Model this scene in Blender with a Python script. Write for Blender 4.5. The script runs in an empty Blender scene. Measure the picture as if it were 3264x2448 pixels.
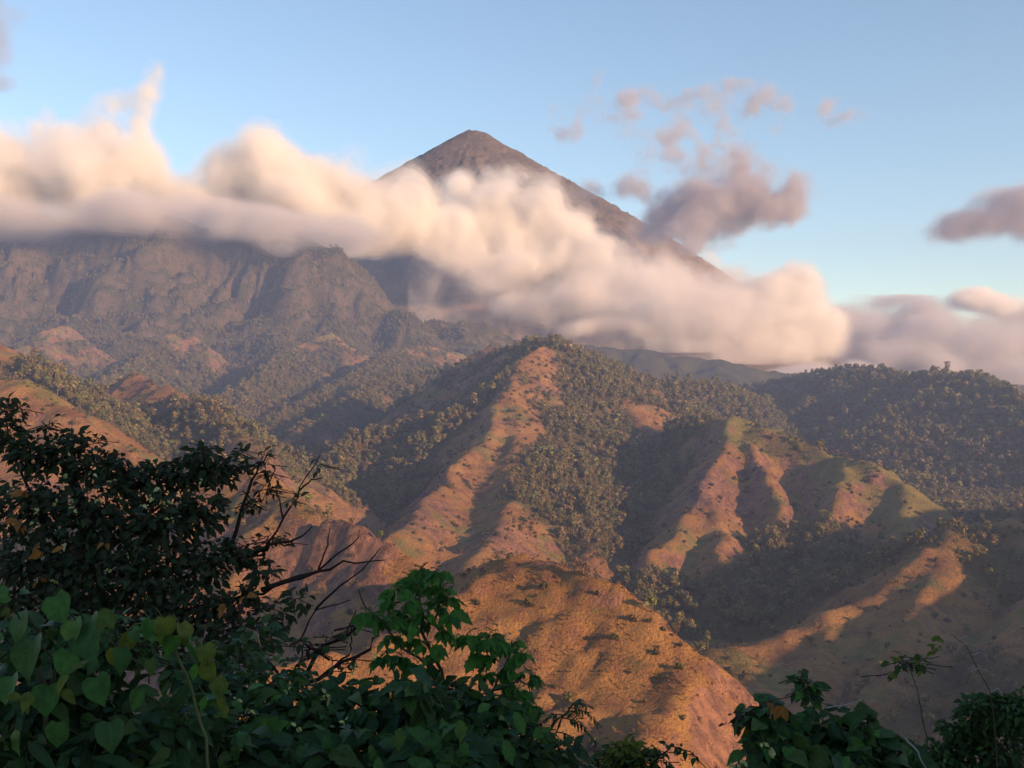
import bpy, math, random
import numpy as np
from mathutils import Vector, Matrix, Euler

# ------------------------------------------------------------------ camera, sky, sun, exposure
scene = bpy.context.scene
W, H_ = 1024, 768
FPX = 1098.0                      # focal length in pixels: about 50 degrees across
cam_d = bpy.data.cameras.new('camera')
cam_d.angle = 2 * math.atan(W / 2 / FPX)
cam_d.clip_start = 0.05
cam_d.clip_end = 120000
cam = bpy.data.objects.new('camera', cam_d)
scene.collection.objects.link(cam)
cam.location = (0, 0, 0)
cam.rotation_euler = (math.radians(90), 0, 0)
scene.camera = cam

SUN_AZ = math.radians(127)        # clockwise from the view direction: low sun behind the right shoulder
SUN_EL = math.radians(14)
world = bpy.data.worlds.new('World')
scene.world = world
world.use_nodes = True
nt = world.node_tree
nt.nodes.clear()
sky = nt.nodes.new('ShaderNodeTexSky')
sky.sky_type = 'NISHITA'
sky.sun_disc = False
sky.sun_elevation = SUN_EL
sky.sun_rotation = SUN_AZ
sky.altitude = 700
sky.air_density = 1.0
sky.dust_density = 0.25
sky.ozone_density = 1.05
bg = nt.nodes.new('ShaderNodeBackground')
bg.inputs['Strength'].default_value = 0.115
wo = nt.nodes.new('ShaderNodeOutputWorld')
nt.links.new(sky.outputs[0], bg.inputs[0])
nt.links.new(bg.outputs[0], wo.inputs[0])

sun_d = bpy.data.lights.new('sun', 'SUN')
sun_d.energy = 5.0
sun_d.angle = math.radians(0.5)
sun_d.color = (1.0, 0.57, 0.27)
sun = bpy.data.objects.new('sun', sun_d)
scene.collection.objects.link(sun)
SUN_DIR = Vector((math.sin(SUN_AZ) * math.cos(SUN_EL), math.cos(SUN_AZ) * math.cos(SUN_EL), math.sin(SUN_EL)))
sun.rotation_euler = SUN_DIR.to_track_quat('Z', 'Y').to_euler()
sun.location = SUN_DIR * 300

vs = scene.view_settings
vs.view_transform = 'Standard'
vs.look = 'None'
vs.exposure = 0.95
vs.gamma = 1.0
vs.use_curve_mapping = False
cy = scene.cycles
cy.max_bounces = 8
cy.diffuse_bounces = 3
cy.glossy_bounces = 2
cy.transmission_bounces = 4
cy.volume_bounces = 5
cy.transparent_max_bounces = 96
cy.use_denoising = True
cy.caustics_reflective = False
cy.caustics_refractive = False

# ------------------------------------------------------------------ helpers
rng = np.random.default_rng(7)
random.seed(7)

def P(px, py, y):
    """a point of the place seen at pixel (px, py) of a 1024x768 picture and y metres away"""
    return np.array([(px - 512) / FPX * y, y, (384 - py) / FPX * y])

def tag(o, label=None, cat=None, group=None, kind=None):
    if label: o['label'] = label
    if cat: o['category'] = cat
    if group: o['group'] = group
    if kind: o['kind'] = kind
    return o

def link(o, parent=None):
    scene.collection.objects.link(o)
    if parent is not None:
        o.parent = parent
    return o

def mesh_np(name, verts, faces, mat=None, smooth=True, mat_idx=None):
    """faces: (n, k) int array, or list of such arrays"""
    if not isinstance(faces, (list, tuple)):
        faces = [faces]
    faces = [np.asarray(f, dtype=np.int32) for f in faces if len(f)]
    me = bpy.data.meshes.new(name)
    verts = np.asarray(verts, dtype=np.float32)
    me.vertices.add(len(verts))
    me.vertices.foreach_set('co', verts.ravel())
    nl = sum(f.size for f in faces)
    npoly = sum(len(f) for f in faces)
    me.loops.add(nl)
    me.polygons.add(npoly)
    me.loops.foreach_set('vertex_index', np.concatenate([f.ravel() for f in faces]))
    tot = np.concatenate([np.full(len(f), f.shape[1], np.int32) for f in faces])
    start = np.concatenate([[0], np.cumsum(tot)[:-1]]).astype(np.int32)
    me.polygons.foreach_set('loop_start', start)
    me.polygons.foreach_set('use_smooth', np.full(npoly, smooth))
    if mat_idx is not None:
        me.polygons.foreach_set('material_index', np.asarray(mat_idx, np.int32))
    if mat is not None:
        for m in (mat if isinstance(mat, (list, tuple)) else [mat]):
            me.materials.append(m)
    me.update(calc_edges=True)
    return me

def add_attr(me, name, vals):
    a = me.attributes.new(name, 'FLOAT', 'POINT')
    a.data.foreach_set('value', np.asarray(vals, np.float32).ravel())

# ---- gradient noise
_perm = np.random.default_rng(3).permutation(256).astype(np.int32)
_perm = np.concatenate([_perm, _perm, _perm])
_ga = np.random.default_rng(4).uniform(0, 2 * np.pi, 256)
_g2 = np.stack([np.cos(_ga), np.sin(_ga)], 1).astype(np.float32)
_g3 = np.random.default_rng(5).normal(size=(256, 3))
_g3 = (_g3 / np.linalg.norm(_g3, axis=1)[:, None]).astype(np.float32)

def _fade(t): return t * t * t * (t * (t * 6 - 15) + 10)

def perlin2(x, y):
    x0 = np.floor(x); y0 = np.floor(y)
    fx = (x - x0).astype(np.float32); fy = (y - y0).astype(np.float32)
    xi = x0.astype(np.int64) & 255; yi = y0.astype(np.int64) & 255
    u = _fade(fx); v = _fade(fy)
    def c(dx, dy):
        g = _g2[_perm[_perm[(xi + dx) & 255] + ((yi + dy) & 255)]]
        return g[..., 0] * (fx - dx) + g[..., 1] * (fy - dy)
    a = c(0, 0); a = a + u * (c(1, 0) - a)
    b = c(0, 1); b = b + u * (c(1, 1) - b)
    return (a + v * (b - a)) * 1.4

def perlin3(x, y, z):
    x0 = np.floor(x); y0 = np.floor(y); z0 = np.floor(z)
    fx = (x - x0).astype(np.float32); fy = (y - y0).astype(np.float32); fz = (z - z0).astype(np.float32)
    xi = x0.astype(np.int64) & 255; yi = y0.astype(np.int64) & 255; zi = z0.astype(np.int64) & 255
    u = _fade(fx); v = _fade(fy); w = _fade(fz)
    def c(dx, dy, dz):
        g = _g3[_perm[_perm[_perm[(xi + dx) & 255] + ((yi + dy) & 255)] + ((zi + dz) & 255)]]
        return g[..., 0] * (fx - dx) + g[..., 1] * (fy - dy) + g[..., 2] * (fz - dz)
    def pl(dz):
        a = c(0, 0, dz); a = a + u * (c(1, 0, dz) - a)
        b = c(0, 1, dz); b = b + u * (c(1, 1, dz) - b)
        return a + v * (b - a)
    a = pl(0)
    return (a + w * (pl(1) - a)) * 1.5

def fbm2(x, y, o=4, seed=0.0, gain=0.5):
    s = 0; a = 1.0
    for i in range(o):
        s = s + a * perlin2(x * 2 ** i + seed + 17.3 * i, y * 2 ** i + seed * 1.7 - 9.1 * i); a *= gain
    return s

def rid2(x, y, o=3, seed=0.0):
    s = 0; a = 1.0
    for i in range(o):
        s = s + a * (1 - np.abs(perlin2(x * 2 ** i + seed + 7.7 * i, y * 2 ** i - seed + 3.3 * i)) * 2); a *= 0.5
    return s / 1.75

def fbm3(x, y, z, o=4, seed=0.0, gain=0.5):
    s = 0; a = 1.0
    for i in range(o):
        s = s + a * perlin3(x * 2 ** i + seed + 11.3 * i, y * 2 ** i + seed * 1.3, z * 2 ** i - 5.1 * i); a *= gain
    return s

def sstep(a, b, x):
    t = np.clip((x - a) / (b - a), 0, 1)
    return t * t * (3 - 2 * t)

# ---- material helpers
def new_mat(name):
    m = bpy.data.materials.new(name)
    m.use_nodes = True
    n = m.node_tree
    n.nodes.clear()
    out = n.nodes.new('ShaderNodeOutputMaterial')
    return m, n, out

def N(n, t, **kw):
    nd = n.nodes.new(t)
    ins = kw.pop('ins', {})
    for k, v in kw.items():
        setattr(nd, k, v)
    for k, v in ins.items():
        if hasattr(v, 'is_linked') or isinstance(v, bpy.types.NodeSocket):
            n.links.new(v, nd.inputs[k])
        else:
            nd.inputs[k].default_value = v
    return nd

def rgb(c): return (c[0], c[1], c[2], 1.0)

def mixc(n, fac, a, b, mode='MIX'):
    nd = n.nodes.new('ShaderNodeMix')
    nd.data_type = 'RGBA'
    nd.blend_type = mode
    for i, v in ((0, fac), (6, a), (7, b)):
        if isinstance(v, bpy.types.NodeSocket):
            n.links.new(v, nd.inputs[i])
        else:
            nd.inputs[i].default_value = v if i == 0 else rgb(v)
    return nd.outputs[2]

def maprange(n, v, a, b, c=0.0, d=1.0):
    nd = n.nodes.new('ShaderNodeMapRange')
    n.links.new(v, nd.inputs[0])
    for i, x in zip((1, 2, 3, 4), (a, b, c, d)):
        nd.inputs[i].default_value = x
    return nd.outputs[0]

def noise_tex(n, vec, scale, detail=4.0, rough=0.55):
    nd = n.nodes.new('ShaderNodeTexNoise')
    n.links.new(vec, nd.inputs['Vector'])
    nd.inputs['Scale'].default_value = scale
    nd.inputs['Detail'].default_value = detail
    nd.inputs['Roughness'].default_value = rough
    return nd.outputs['Fac']
# ------------------------------------------------------------------ the lie of the land: ridge lines (pixel, pixel, metres away)
def PL(*pts): return np.array([P(*p) for p in pts])

RIDGES = []     # (polyline, slope on its left, slope on its right, gully depth)
def ridge(pts, sl=0.66, sr=0.66, g=9.0, spurs=0, spur_sides=(1, -1), raw=False, rad=4.5):
    pl = np.array(pts, float) if raw else PL(*pts)
    RIDGES.append((pl, sl, sr, g, rad))
    if not spurs:
        return
    seg = np.linalg.norm(np.diff(pl[:, :2], axis=0), axis=1)
    cum = np.concatenate([[0], np.cumsum(seg)])
    r = random.Random(int(abs(pl[0, 0]) * 13 + pl[0, 1]))
    u = spurs * r.uniform(0.3, 0.7)
    while u < cum[-1]:
        i = min(np.searchsorted(cum, u, 'right') - 1, len(seg) - 1)
        t = (u - cum[i]) / seg[i]
        p0 = pl[i] * (1 - t) + pl[i + 1] * t
        d = (pl[i + 1] - pl[i])[:2] / seg[i]
        for sd in spur_sides:
            if r.random() < 0.15:
                continue
            a = math.atan2(d[1], d[0]) + sd * math.radians(90 + r.uniform(-28, 28))
            L = r.uniform(0.8, 1.5) * spurs * 1.4
            s = (sl if sd > 0 else sr)
            q = [p0 - np.array([0, 0, 3.0])]
            steps = 4
            for k in range(steps):
                a += r.uniform(-0.25, 0.25)
                st = L / steps
                drop = s * r.uniform(0.62, 0.95) * st
                q.append(q[-1] + np.array([math.cos(a) * st, math.sin(a) * st, -drop]))
            RIDGES.append((np.array(q), s * 1.15, s * 1.15, g * 0.7, 6.0))
        u += spurs * r.uniform(0.7, 1.3)

# the near dry hill
ridge([(770, 716, 470), (748, 714, 440), (728, 702, 420), (706, 682, 412), (690, 664, 408), (668, 636, 408), (645, 610, 415), (622, 597, 425),
       (600, 583, 435), (572, 573, 450), (546, 558, 465), (523, 554, 480), (492, 562, 492), (462, 575, 510), (430, 580, 530), (414, 568, 550)],
      0.62, 1.7, 7, rad=2)
ridge([(523, 558, 478), (482, 584, 455), (444, 606, 440), (398, 630, 425), (350, 648, 412), (305, 660, 402), (250, 684, 385), (200, 720, 360)], 0.62, 1.0, 4, rad=4)
ridge([(690, 652, 406), (682, 690, 380), (660, 740, 345), (640, 790, 315)], 1.4, 0.5, 4, rad=4)
# the rocky knob and the ridge left of it
ridge([(414, 568, 550), (398, 556, 560), (372, 549, 575), (361, 547, 580), (333, 545, 590), (318, 530, 605), (296, 503, 630),
       (278, 488, 660), (250, 468, 690), (225, 470, 730), (180, 500, 770), (110, 540, 800), (20, 560, 820), (-80, 570, 850)], 0.8, 1.0, 6)
ridge([(396, 553, 560), (382, 541, 566), (368, 528, 572), (356, 525, 578), (340, 525, 585), (326, 527, 592)], 2.3, 1.6, 2.6, rad=3)
# the bare peak and the green shoulder behind the big tree
ridge([(-120, 370, 1150), (-20, 385, 1080), (28, 379, 1040), (70, 408, 1000), (108, 437, 960), (150, 470, 900)], 0.7, 0.66, 3)
ridge([(-150, 300, 1700), (-40, 322, 1600), (20, 358, 1480), (70, 393, 1380), (105, 430, 1300), (140, 465, 1200)], 0.7, 0.7, 8, spurs=120)
ridge([(130, 372, 1900), (175, 395, 1700), (200, 406, 1560), (232, 430, 1420), (258, 452, 1300), (275, 490, 1150), (290, 530, 1050)], 0.7, 0.75, 8, spurs=110)
# the central wooded ridge
ridge([(770, 412, 2500), (735, 404, 2450), (690, 392, 2380), (655, 386, 2300), (620, 374, 2200), (590, 359, 2100), (565, 350, 2020), (548, 345, 1960), (528, 352, 1900),
       (508, 380, 1720), (495, 408, 1600), (480, 440, 1480), (452, 473, 1340), (428, 499, 1230), (404, 525, 1130), (388, 533, 1080)],
      0.55, 1.0, 10)
ridge([(505, 392, 1680), (518, 440, 1480), (512, 490, 1280), (495, 530, 1130), (478, 562, 1030)], 0.5, 0.55, 7)
ridge([(540, 362, 1880), (552, 410, 1720), (572, 452, 1540), (588, 486, 1400), (594, 525, 1240), (596, 560, 1120)], 0.95, 0.5, 8)
ridge([(500, 398, 1740), (465, 412, 1760), (430, 423, 1760), (385, 432, 1730), (350, 441, 1690), (328, 466, 1600), (312, 497, 1500), (300, 530, 1400)], 0.7, 0.62, 9, spurs=100)
ridge([(495, 349, 2250), (486, 347, 2260), (462, 368, 2300), (430, 392, 2250), (400, 408, 2150)], 0.75, 0.7, 6, spurs=120)
ridge([(548, 345, 1960), (518, 346, 2150), (495, 348, 2260)], 0.7, 0.7, 4)
ridge([(655, 384, 2300), (700, 386, 2360), (730, 391, 2440), (760, 402, 2560)], 0.6, 0.6, 6)
# the middle hill on the right with its bare spur
ridge([(560, 437, 2050), (610, 436, 1900), (660, 428, 1760), (700, 423, 1620), (724, 420, 1530), (738, 417, 1500), (770, 429, 1470), (800, 442, 1440), (828, 457, 1400), (847, 456, 1370),
       (872, 462, 1330), (900, 484, 1290), (930, 505, 1260), (963, 521, 1235), (1000, 518, 1260), (1060, 500, 1320), (1160, 480, 1400)], 0.75, 0.9, 8)
ridge([(736, 418, 1500), (724, 442, 1430), (702, 482, 1320), (682, 522, 1215), (664, 560, 1110), (640, 603, 1000), (628, 645, 930)], 0.85, 0.95, 7)
ridge([(748, 440, 1440), (764, 470, 1350), (772, 502, 1270), (768, 545, 1170), (752, 600, 1060), (740, 640, 980)], 1.0, 0.85, 6)
ridge([(702, 500, 1270), (722, 535, 1180), (735, 560, 1110), (742, 610, 1010)], 0.9, 0.9, 5)
ridge([(847, 457, 1370), (838, 482, 1290), (826, 520, 1200), (816, 565, 1110), (800, 618, 1010), (780, 650, 940)], 0.85, 0.9, 7)
ridge([(905, 490, 1285), (893, 530, 1190), (880, 570, 1110), (860, 610, 1030)], 0.9, 0.9, 6)
# the low right ridge with the lit patch
ridge([(1180, 470, 1150), (1100, 500, 1060), (1030, 520, 1000), (985, 529, 955), (946, 531, 925), (915, 560, 885), (872, 594, 845), (842, 614, 825), (816, 628, 808), (772, 637, 795),
       (722, 645, 785), (690, 649, 780), (655, 668, 770)], 0.55, 0.62, 6)
ridge([(950, 535, 915), (935, 575, 855), (905, 625, 770), (885, 680, 690), (870, 740, 620)], 0.55, 0.7, 5)
ridge([(840, 617, 820), (822, 655, 760), (795, 700, 690), (775, 760, 620)], 0.6, 0.6, 5)
ridge([(1100, 560, 800), (1040, 610, 760), (1000, 660, 700), (970, 720, 640), (940, 780, 560)], 0.6, 0.6, 6)
# wooded ridge at the back right
ridge([(600, 420, 3250), (690, 399, 3100), (735, 391, 3000), (790, 382, 2800), (850, 371, 2600), (912, 377, 2400), (975, 378, 2200), (1024, 401, 2050), (1090, 420, 1900), (1200, 430, 1700)],
      0.6, 0.55, 8, spurs=170, spur_sides=(-1,))
# wooded foothills on the left, towards the cliff
for pts in ([(455, 352, 3560), (425, 346, 3480), (398, 350, 3350), (372, 368, 3100), (342, 388, 2860), (305, 402, 2640), (270, 425, 2400)],
            [(330, 332, 3600), (300, 346, 3500), (272, 366, 3200), (248, 386, 2900), (222, 402, 2650), (190, 420, 2300)],
            [(180, 330, 3600), (150, 350, 3450), (128, 372, 3050), (98, 388, 2700), (75, 410, 2300)],
            [(60, 325, 3600), (20, 348, 3300), (-30, 370, 2900), (-60, 385, 2600)],
            [(460, 366, 2950), (420, 376, 2850), (385, 378, 2750), (362, 396, 2600), (330, 415, 2400), (300, 430, 2200)],
            [(-150, 320, 3600), (-180, 350, 3000), (-200, 365, 2500)],
            [(-300, 330, 2200), (-380, 330, 1900), (-500, 330, 1500)],
            [(520, 365, 3000), (560, 372, 3200), (620, 380, 3500)]):
    ridge(pts, 0.62, 0.66, 11, spurs=150)
# the hillside the photograph is taken from, and the shoulder behind it that keeps it in the shade
ridge([(-500, -60, 26), (-200, -42, 12), (-70, -28, 4.0), (-8, -16, -0.6), (12, -15, 3.0), (36, -20, 21.0), (70, -40, 36), (140, -75, 42), (260, -120, 30), (420, -160, -10)], 1.1, 0.62, 1.0, raw=True, rad=3)
ridge([(-40, 0, -2.0), (-14, 1.5, -1.75), (0, 2, -1.7), (14, 1.5, -1.7), (30, -2, -1.0)], 0.5, 0.5, 0.6, raw=True, rad=2.5)
# hills beyond the right edge that hold the sun off the valley floor
ridge([(500, 330, -95), (560, 400, -70), (640, 470, -52), (721, 560, -37), (822, 627, 10), (900, 720, 22), (1000, 850, 18), (1150, 1000, 10)], 0.6, 0.6, 8, raw=True)
ridge([(822, 627, 8), (960, 560, 8), (1200, 500, -20)], 0.6, 0.6, 8, raw=True)

def poly_height(X, Y, pl, sl, sr, g, rad):
    best = np.full(X.shape, -1e9, np.float32)
    uu = np.zeros(X.shape, np.float32); dd = np.zeros(X.shape, np.float32); cc = np.zeros(X.shape, np.float32)
    u0 = 0.0
    for a, b in zip(pl[:-1], pl[1:]):
        e = (b - a)[:2]; L = math.hypot(*e)
        if L < 1e-3: continue
        dx = X - a[0]; dy = Y - a[1]
        t = np.clip((dx * e[0] + dy * e[1]) / (L * L), 0, 1)
        qx = dx - t * e[0]; qy = dy - t * e[1]
        d = np.sqrt(qx * qx + qy * qy)
        side = (e[0] * dy - e[1] * dx) / L / (d + 0.5)
        s = sl + (sr - sl) * (0.5 - 0.5 * np.clip(side, -1, 1))
        h = a[2] + t * (b[2] - a[2]) - s * (np.sqrt(d * d + rad * rad) - rad)
        m = h > best
        best = np.where(m, h, best); uu = np.where(m, u0 + t * L, uu); dd = np.where(m, d, dd); cc = np.where(m, side, cc)
        u0 += L
    return best, uu, dd, cc

def land(X, Y, gully=True):
    X = np.asarray(X, np.float32); Y = np.asarray(Y, np.float32)
    dist = np.sqrt(X * X + Y * Y)
    amp = np.clip(dist / 900.0, 0.02, 1.0)
    Xw = X + amp * (16 * fbm2(X / 140, Y / 140, 3, 1.5)); Yw = Y + amp * (16 * fbm2(X / 140, Y / 140, 3, 8.5))
    floor = -215 + 0.028 * np.clip(Y - 600, 0, 4000) + 10 * fbm2(X / 300, Y / 300, 2, 4.0)
    Hh = floor.astype(np.float64)
    K = np.clip(dist / 110.0, 0.25, 5.0).astype(np.float64)
    crest = np.full(X.shape, 1e4, np.float32)
    for i, (pl, sl, sr, g, rad) in enumerate(RIDGES):
        top = pl[:, 2].max()
        reach = (top + 260) / min(sl, sr) + 60
        m = ((X > pl[:, 0].min() - reach) & (X < pl[:, 0].max() + reach) & (Y > pl[:, 1].min() - reach) & (Y < pl[:, 1].max() + reach))
        if not m.any(): continue
        xs = Xw[m]; ys = Yw[m]
        h, u, d, c = poly_height(xs, ys, pl, sl, sr, g, rad)
        near = h > Hh[m] - 5 * g - 15
        if gully and near.any():
            un = u[near]; dn = d[near]; sg = np.where(c[near] > 0, 31.0, 77.0) + i * 5.37
            w = sstep(6, 70, dn)
            n1 = np.abs(perlin2(un / (g * 6.0) + sg + 0.25 * perlin2(dn / 60 + sg, un / 60), dn / 260.0 + sg))
            n2 = np.abs(perlin2(un / (g * 2.4) + sg * 1.3, dn / 110.0 + sg))
            n3 = np.abs(perlin2(un / (g * 0.9 + 3) + sg * 1.7, dn / 45.0 + sg))
            h[near] += (g * w * (2.1 * n1 + 1.5 * n2 + 0.55 * n3 - 1.25)).astype(np.float32)
        Hm = Hh[m]; k = K[m]
        Hh[m] = k * np.logaddexp(Hm / k, h.astype(np.float64) / k)
    det = amp * (4.0 * fbm2(X / 52, Y / 52, 4, 2.2) + 4.5 * (rid2(X / 75, Y / 75, 3, 3.1) - 0.5) + 1.8 * fbm2(X / 11, Y / 11, 3, 6.2))
    nearhill = sstep(230, 330, dist) * sstep(760, 600, dist)
    det = det * (1 + 0.7 * nearhill) + nearhill * (2.6 * (rid2(X / 24, Y / 60, 3, 5.5) - 0.5))
    return (Hh + det).astype(np.float32)

def grid_mesh(name, xs, ys, hfun, mat):
    X, Y = np.meshgrid(xs, ys)
    Z = hfun(X, Y)
    nx, ny = len(xs), len(ys)
    V = np.stack([X, Y, Z], -1).reshape(-1, 3)
    idx = np.arange(nx * ny).reshape(ny, nx)
    F = np.stack([idx[:-1, :-1], idx[:-1, 1:], idx[1:, 1:], idx[1:, :-1]], -1).reshape(-1, 4)
    me = mesh_np(name, V, F, mat)
    return me, X, Y, Z

class Field:
    def __init__(s, xs, ys, A): s.xs, s.ys, s.A = xs, ys, A
    def __call__(s, x, y):
        fx = np.clip((np.asarray(x) - s.xs[0]) / (s.xs[1] - s.xs[0]), 0, len(s.xs) - 1.001)
        fy = np.clip((np.asarray(y) - s.ys[0]) / (s.ys[1] - s.ys[0]), 0, len(s.ys) - 1.001)
        i = fx.astype(int); j = fy.astype(int); u = fx - i; v = fy - j
        A = s.A
        return (A[j, i] * (1 - u) + A[j, i + 1] * u) * (1 - v) + (A[j + 1, i] * (1 - u) + A[j + 1, i + 1] * u) * v

def lap(Z, n, step):
    """how hollow the ground is: mean of the surroundings minus the height"""
    A = Z.copy()
    for _ in range(n):
        B = np.pad(A, 1, 'edge')
        A = (B[:-2, 1:-1] + B[2:, 1:-1] + B[1:-1, :-2] + B[1:-1, 2:]) / 4
    return (A - Z) / step

# where woods stand: (px, py, metres away, radius m, weight)
WOODS = [(615, 640, 405, 9, .7), (640, 670, 395, 8, .7), (655, 700, 375, 8, .65), (575, 625, 425, 8, .6), (600, 700, 375, 8, .6), (530, 600, 445, 8, .6), (545, 500, 1330, 95, 1.0), (568, 530, 1250, 95, 1.0), (560, 445, 1600, 90, 0.8), (580, 500, 1380, 90, 1.0),
         (580, 385, 1980, 160, .8), (620, 395, 2150, 160, .7), (575, 400, 1850, 70, .6), 
         (400, 440, 1720, 160, 1.0), (450, 425, 1760, 130, .9), (340, 460, 1620, 140, 1.0), (320, 500, 1480, 140, .7), (400, 490, 1380, 120, .5),
         (780, 430, 2500, 420, 1.3), (900, 420, 2250, 380, 1.3), (980, 450, 1900, 260, 1.2), (850, 400, 2500, 350, 1.2), (1000, 480, 1600, 250, 1.0), (720, 410, 2900, 300, 1.0),
         (755, 545, 1150, 50, 1.0), (790, 520, 1230, 90, .7), (800, 560, 1120, 90, .7), (640, 480, 1500, 160, .8), (620, 540, 1250, 120, .8), (650, 450, 1650, 150, .7),
         (790, 445, 1420, 55, .7), (890, 520, 1220, 60, .7), (850, 560, 1130, 80, .6), (700, 620, 980, 90, .9), (780, 620, 980, 110, 1.0), (850, 600, 1000, 90, .9), (640, 600, 1050, 90, .9), (740, 590, 1060, 60, .6), (610, 500, 1450, 110, .7),
         (995, 545, 930, 60, .5), (990, 510, 1270, 60, .9), (1010, 560, 860, 60, .7), (930, 660, 720, 60, .6), (980, 690, 660, 70, .7), (740, 680, 740, 60, .6), (900, 720, 640, 50, .5),
         (180, 420, 1500, 260, .8), (70, 400, 1400, 160, .6), (310, 510, 625, 34, .9), (340, 600, 545, 60, .4), (250, 380, 2900, 700, .75), (400, 380, 2800, 600, .7), (100, 380, 3000, 700, .75)]
BARE = [(30, 400, 1030, 80, 1.5), (60, 425, 970, 60, 1.3), (90, 440, 950, 60, 1.3), (700, 490, 1290, 80, 1.3), (725, 470, 1360, 70, 1.2), (745, 480, 1340, 60, 1.2), (680, 540, 1160, 70, 1.3), (735, 425, 1480, 60, 1.0), (720, 545, 1150, 50, 1.0), (845, 500, 1260, 60, 1.0), (870, 500, 1270, 60, 1.0), (740, 600, 1050, 50, .7), (870, 470, 1320, 60, 1.4), (905, 490, 1280, 40, 1.2), (935, 510, 1255, 35, 1.2),
        (480, 450, 1440, 70, 1.0), (460, 475, 1330, 65, 1.0), (440, 500, 1230, 70, 1.05), (410, 525, 1120, 70, 1.1), (495, 415, 1560, 65, 1.0), (510, 390, 1680, 60, .95), (525, 362, 1850, 60, 1.2), (480, 530, 1110, 90, 1.2), (515, 545, 1090, 60, 1.0), (520, 430, 1560, 60, .9), (510, 480, 1330, 60, .8), (640, 420, 2050, 80, .6), (895, 585, 865, 50, 1.0), (640, 390, 2280, 60, .6), (700, 388, 2380, 60, .6), (490, 350, 2260, 60, .6), (405, 385, 2800, 60, .7), (515, 352, 1900, 50, .7), (285, 410, 2600, 80, .6), (385, 400, 2650, 60, .6)]

ROCKS = [(345, 548, 575, 22, 1.1), (372, 552, 560, 18, 1.0), (320, 545, 590, 20, .9), (690, 505, 1270, 45, .8), (705, 480, 1320, 45, .7), (735, 490, 1320, 50, .6), (510, 425, 1560, 50, .7), (500, 460, 1420, 50, .6), (440, 500, 1230, 45, .8), (415, 520, 1150, 40, .9), (495, 530, 1120, 45, .8), (520, 545, 1090, 40, .6), (535, 400, 1750, 45, .7), (640, 388, 2280, 50, .8), (700, 388, 2380, 50, .8), (870, 500, 1270, 40, .6), (545, 562, 462, 16, .7), (385, 400, 2650, 50, .8), (290, 405, 2650, 60, .7), (490, 350, 2260, 50, .9), (270, 480, 680, 30, .8)]
def bumps(X, Y, lst):
    s = np.zeros(np.shape(X), np.float32)
    for px, py, y, r, w in lst:
        c = P(px, py, y)
        s += w * np.exp(-(((X - c[0]) ** 2 + (Y - c[1]) ** 2) / (r * r)))
    return s

def cover(X, Y, Z, step):
    """0..1 share of woodland, 0..1 greenness of the grass, 0..1 bare rock"""
    hollow = np.clip(lap(Z, 40 if step < 4 else 14, step), -6, 6) / 6
    n = fbm2(X / 90, Y / 90, 4, 12.0)
    near = sstep(900, 650, np.hypot(X, Y))
    woods = bumps(X, Y, WOODS) - bumps(X, Y, BARE) + 0.6 * n + 0.45 * hollow - 0.2 - 0.3 * near
    gy, gx = np.gradient(Z, step)
    slope = np.hypot(gx, gy)
    rock = sstep(0.75, 1.15, slope + 0.25 * fbm2(X / 25, Y / 25, 3, 3.0))
    rock = np.maximum(rock, np.clip(bumps(X, Y, ROCKS) + 0.4 * fbm2(X / 18, Y / 18, 3, 14.0) - 0.15, 0, 1))
    green = np.clip(0.32 + 0.22 * sstep(1900, 2600, np.hypot(X, Y)) + 0.5 * fbm2(X / 70, Y / 70, 4, 21.0) + 0.28 * hollow + 0.6 * bumps(X, Y, [(860, 465, 1340, 60, 1.6), (895, 482, 1300, 60, 1.6), (930, 508, 1255, 60, 1.6), (745, 425, 1480, 60, 1.0), (900, 690, 680, 70, .4),  (70, 400, 1400, 140, .5), (1000, 405, 2050, 90, .7), (300, 505, 630, 40, .8)])
                    - 0.25 * near, 0, 1)
    return np.clip(woods, 0, 1.2), green, rock

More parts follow.
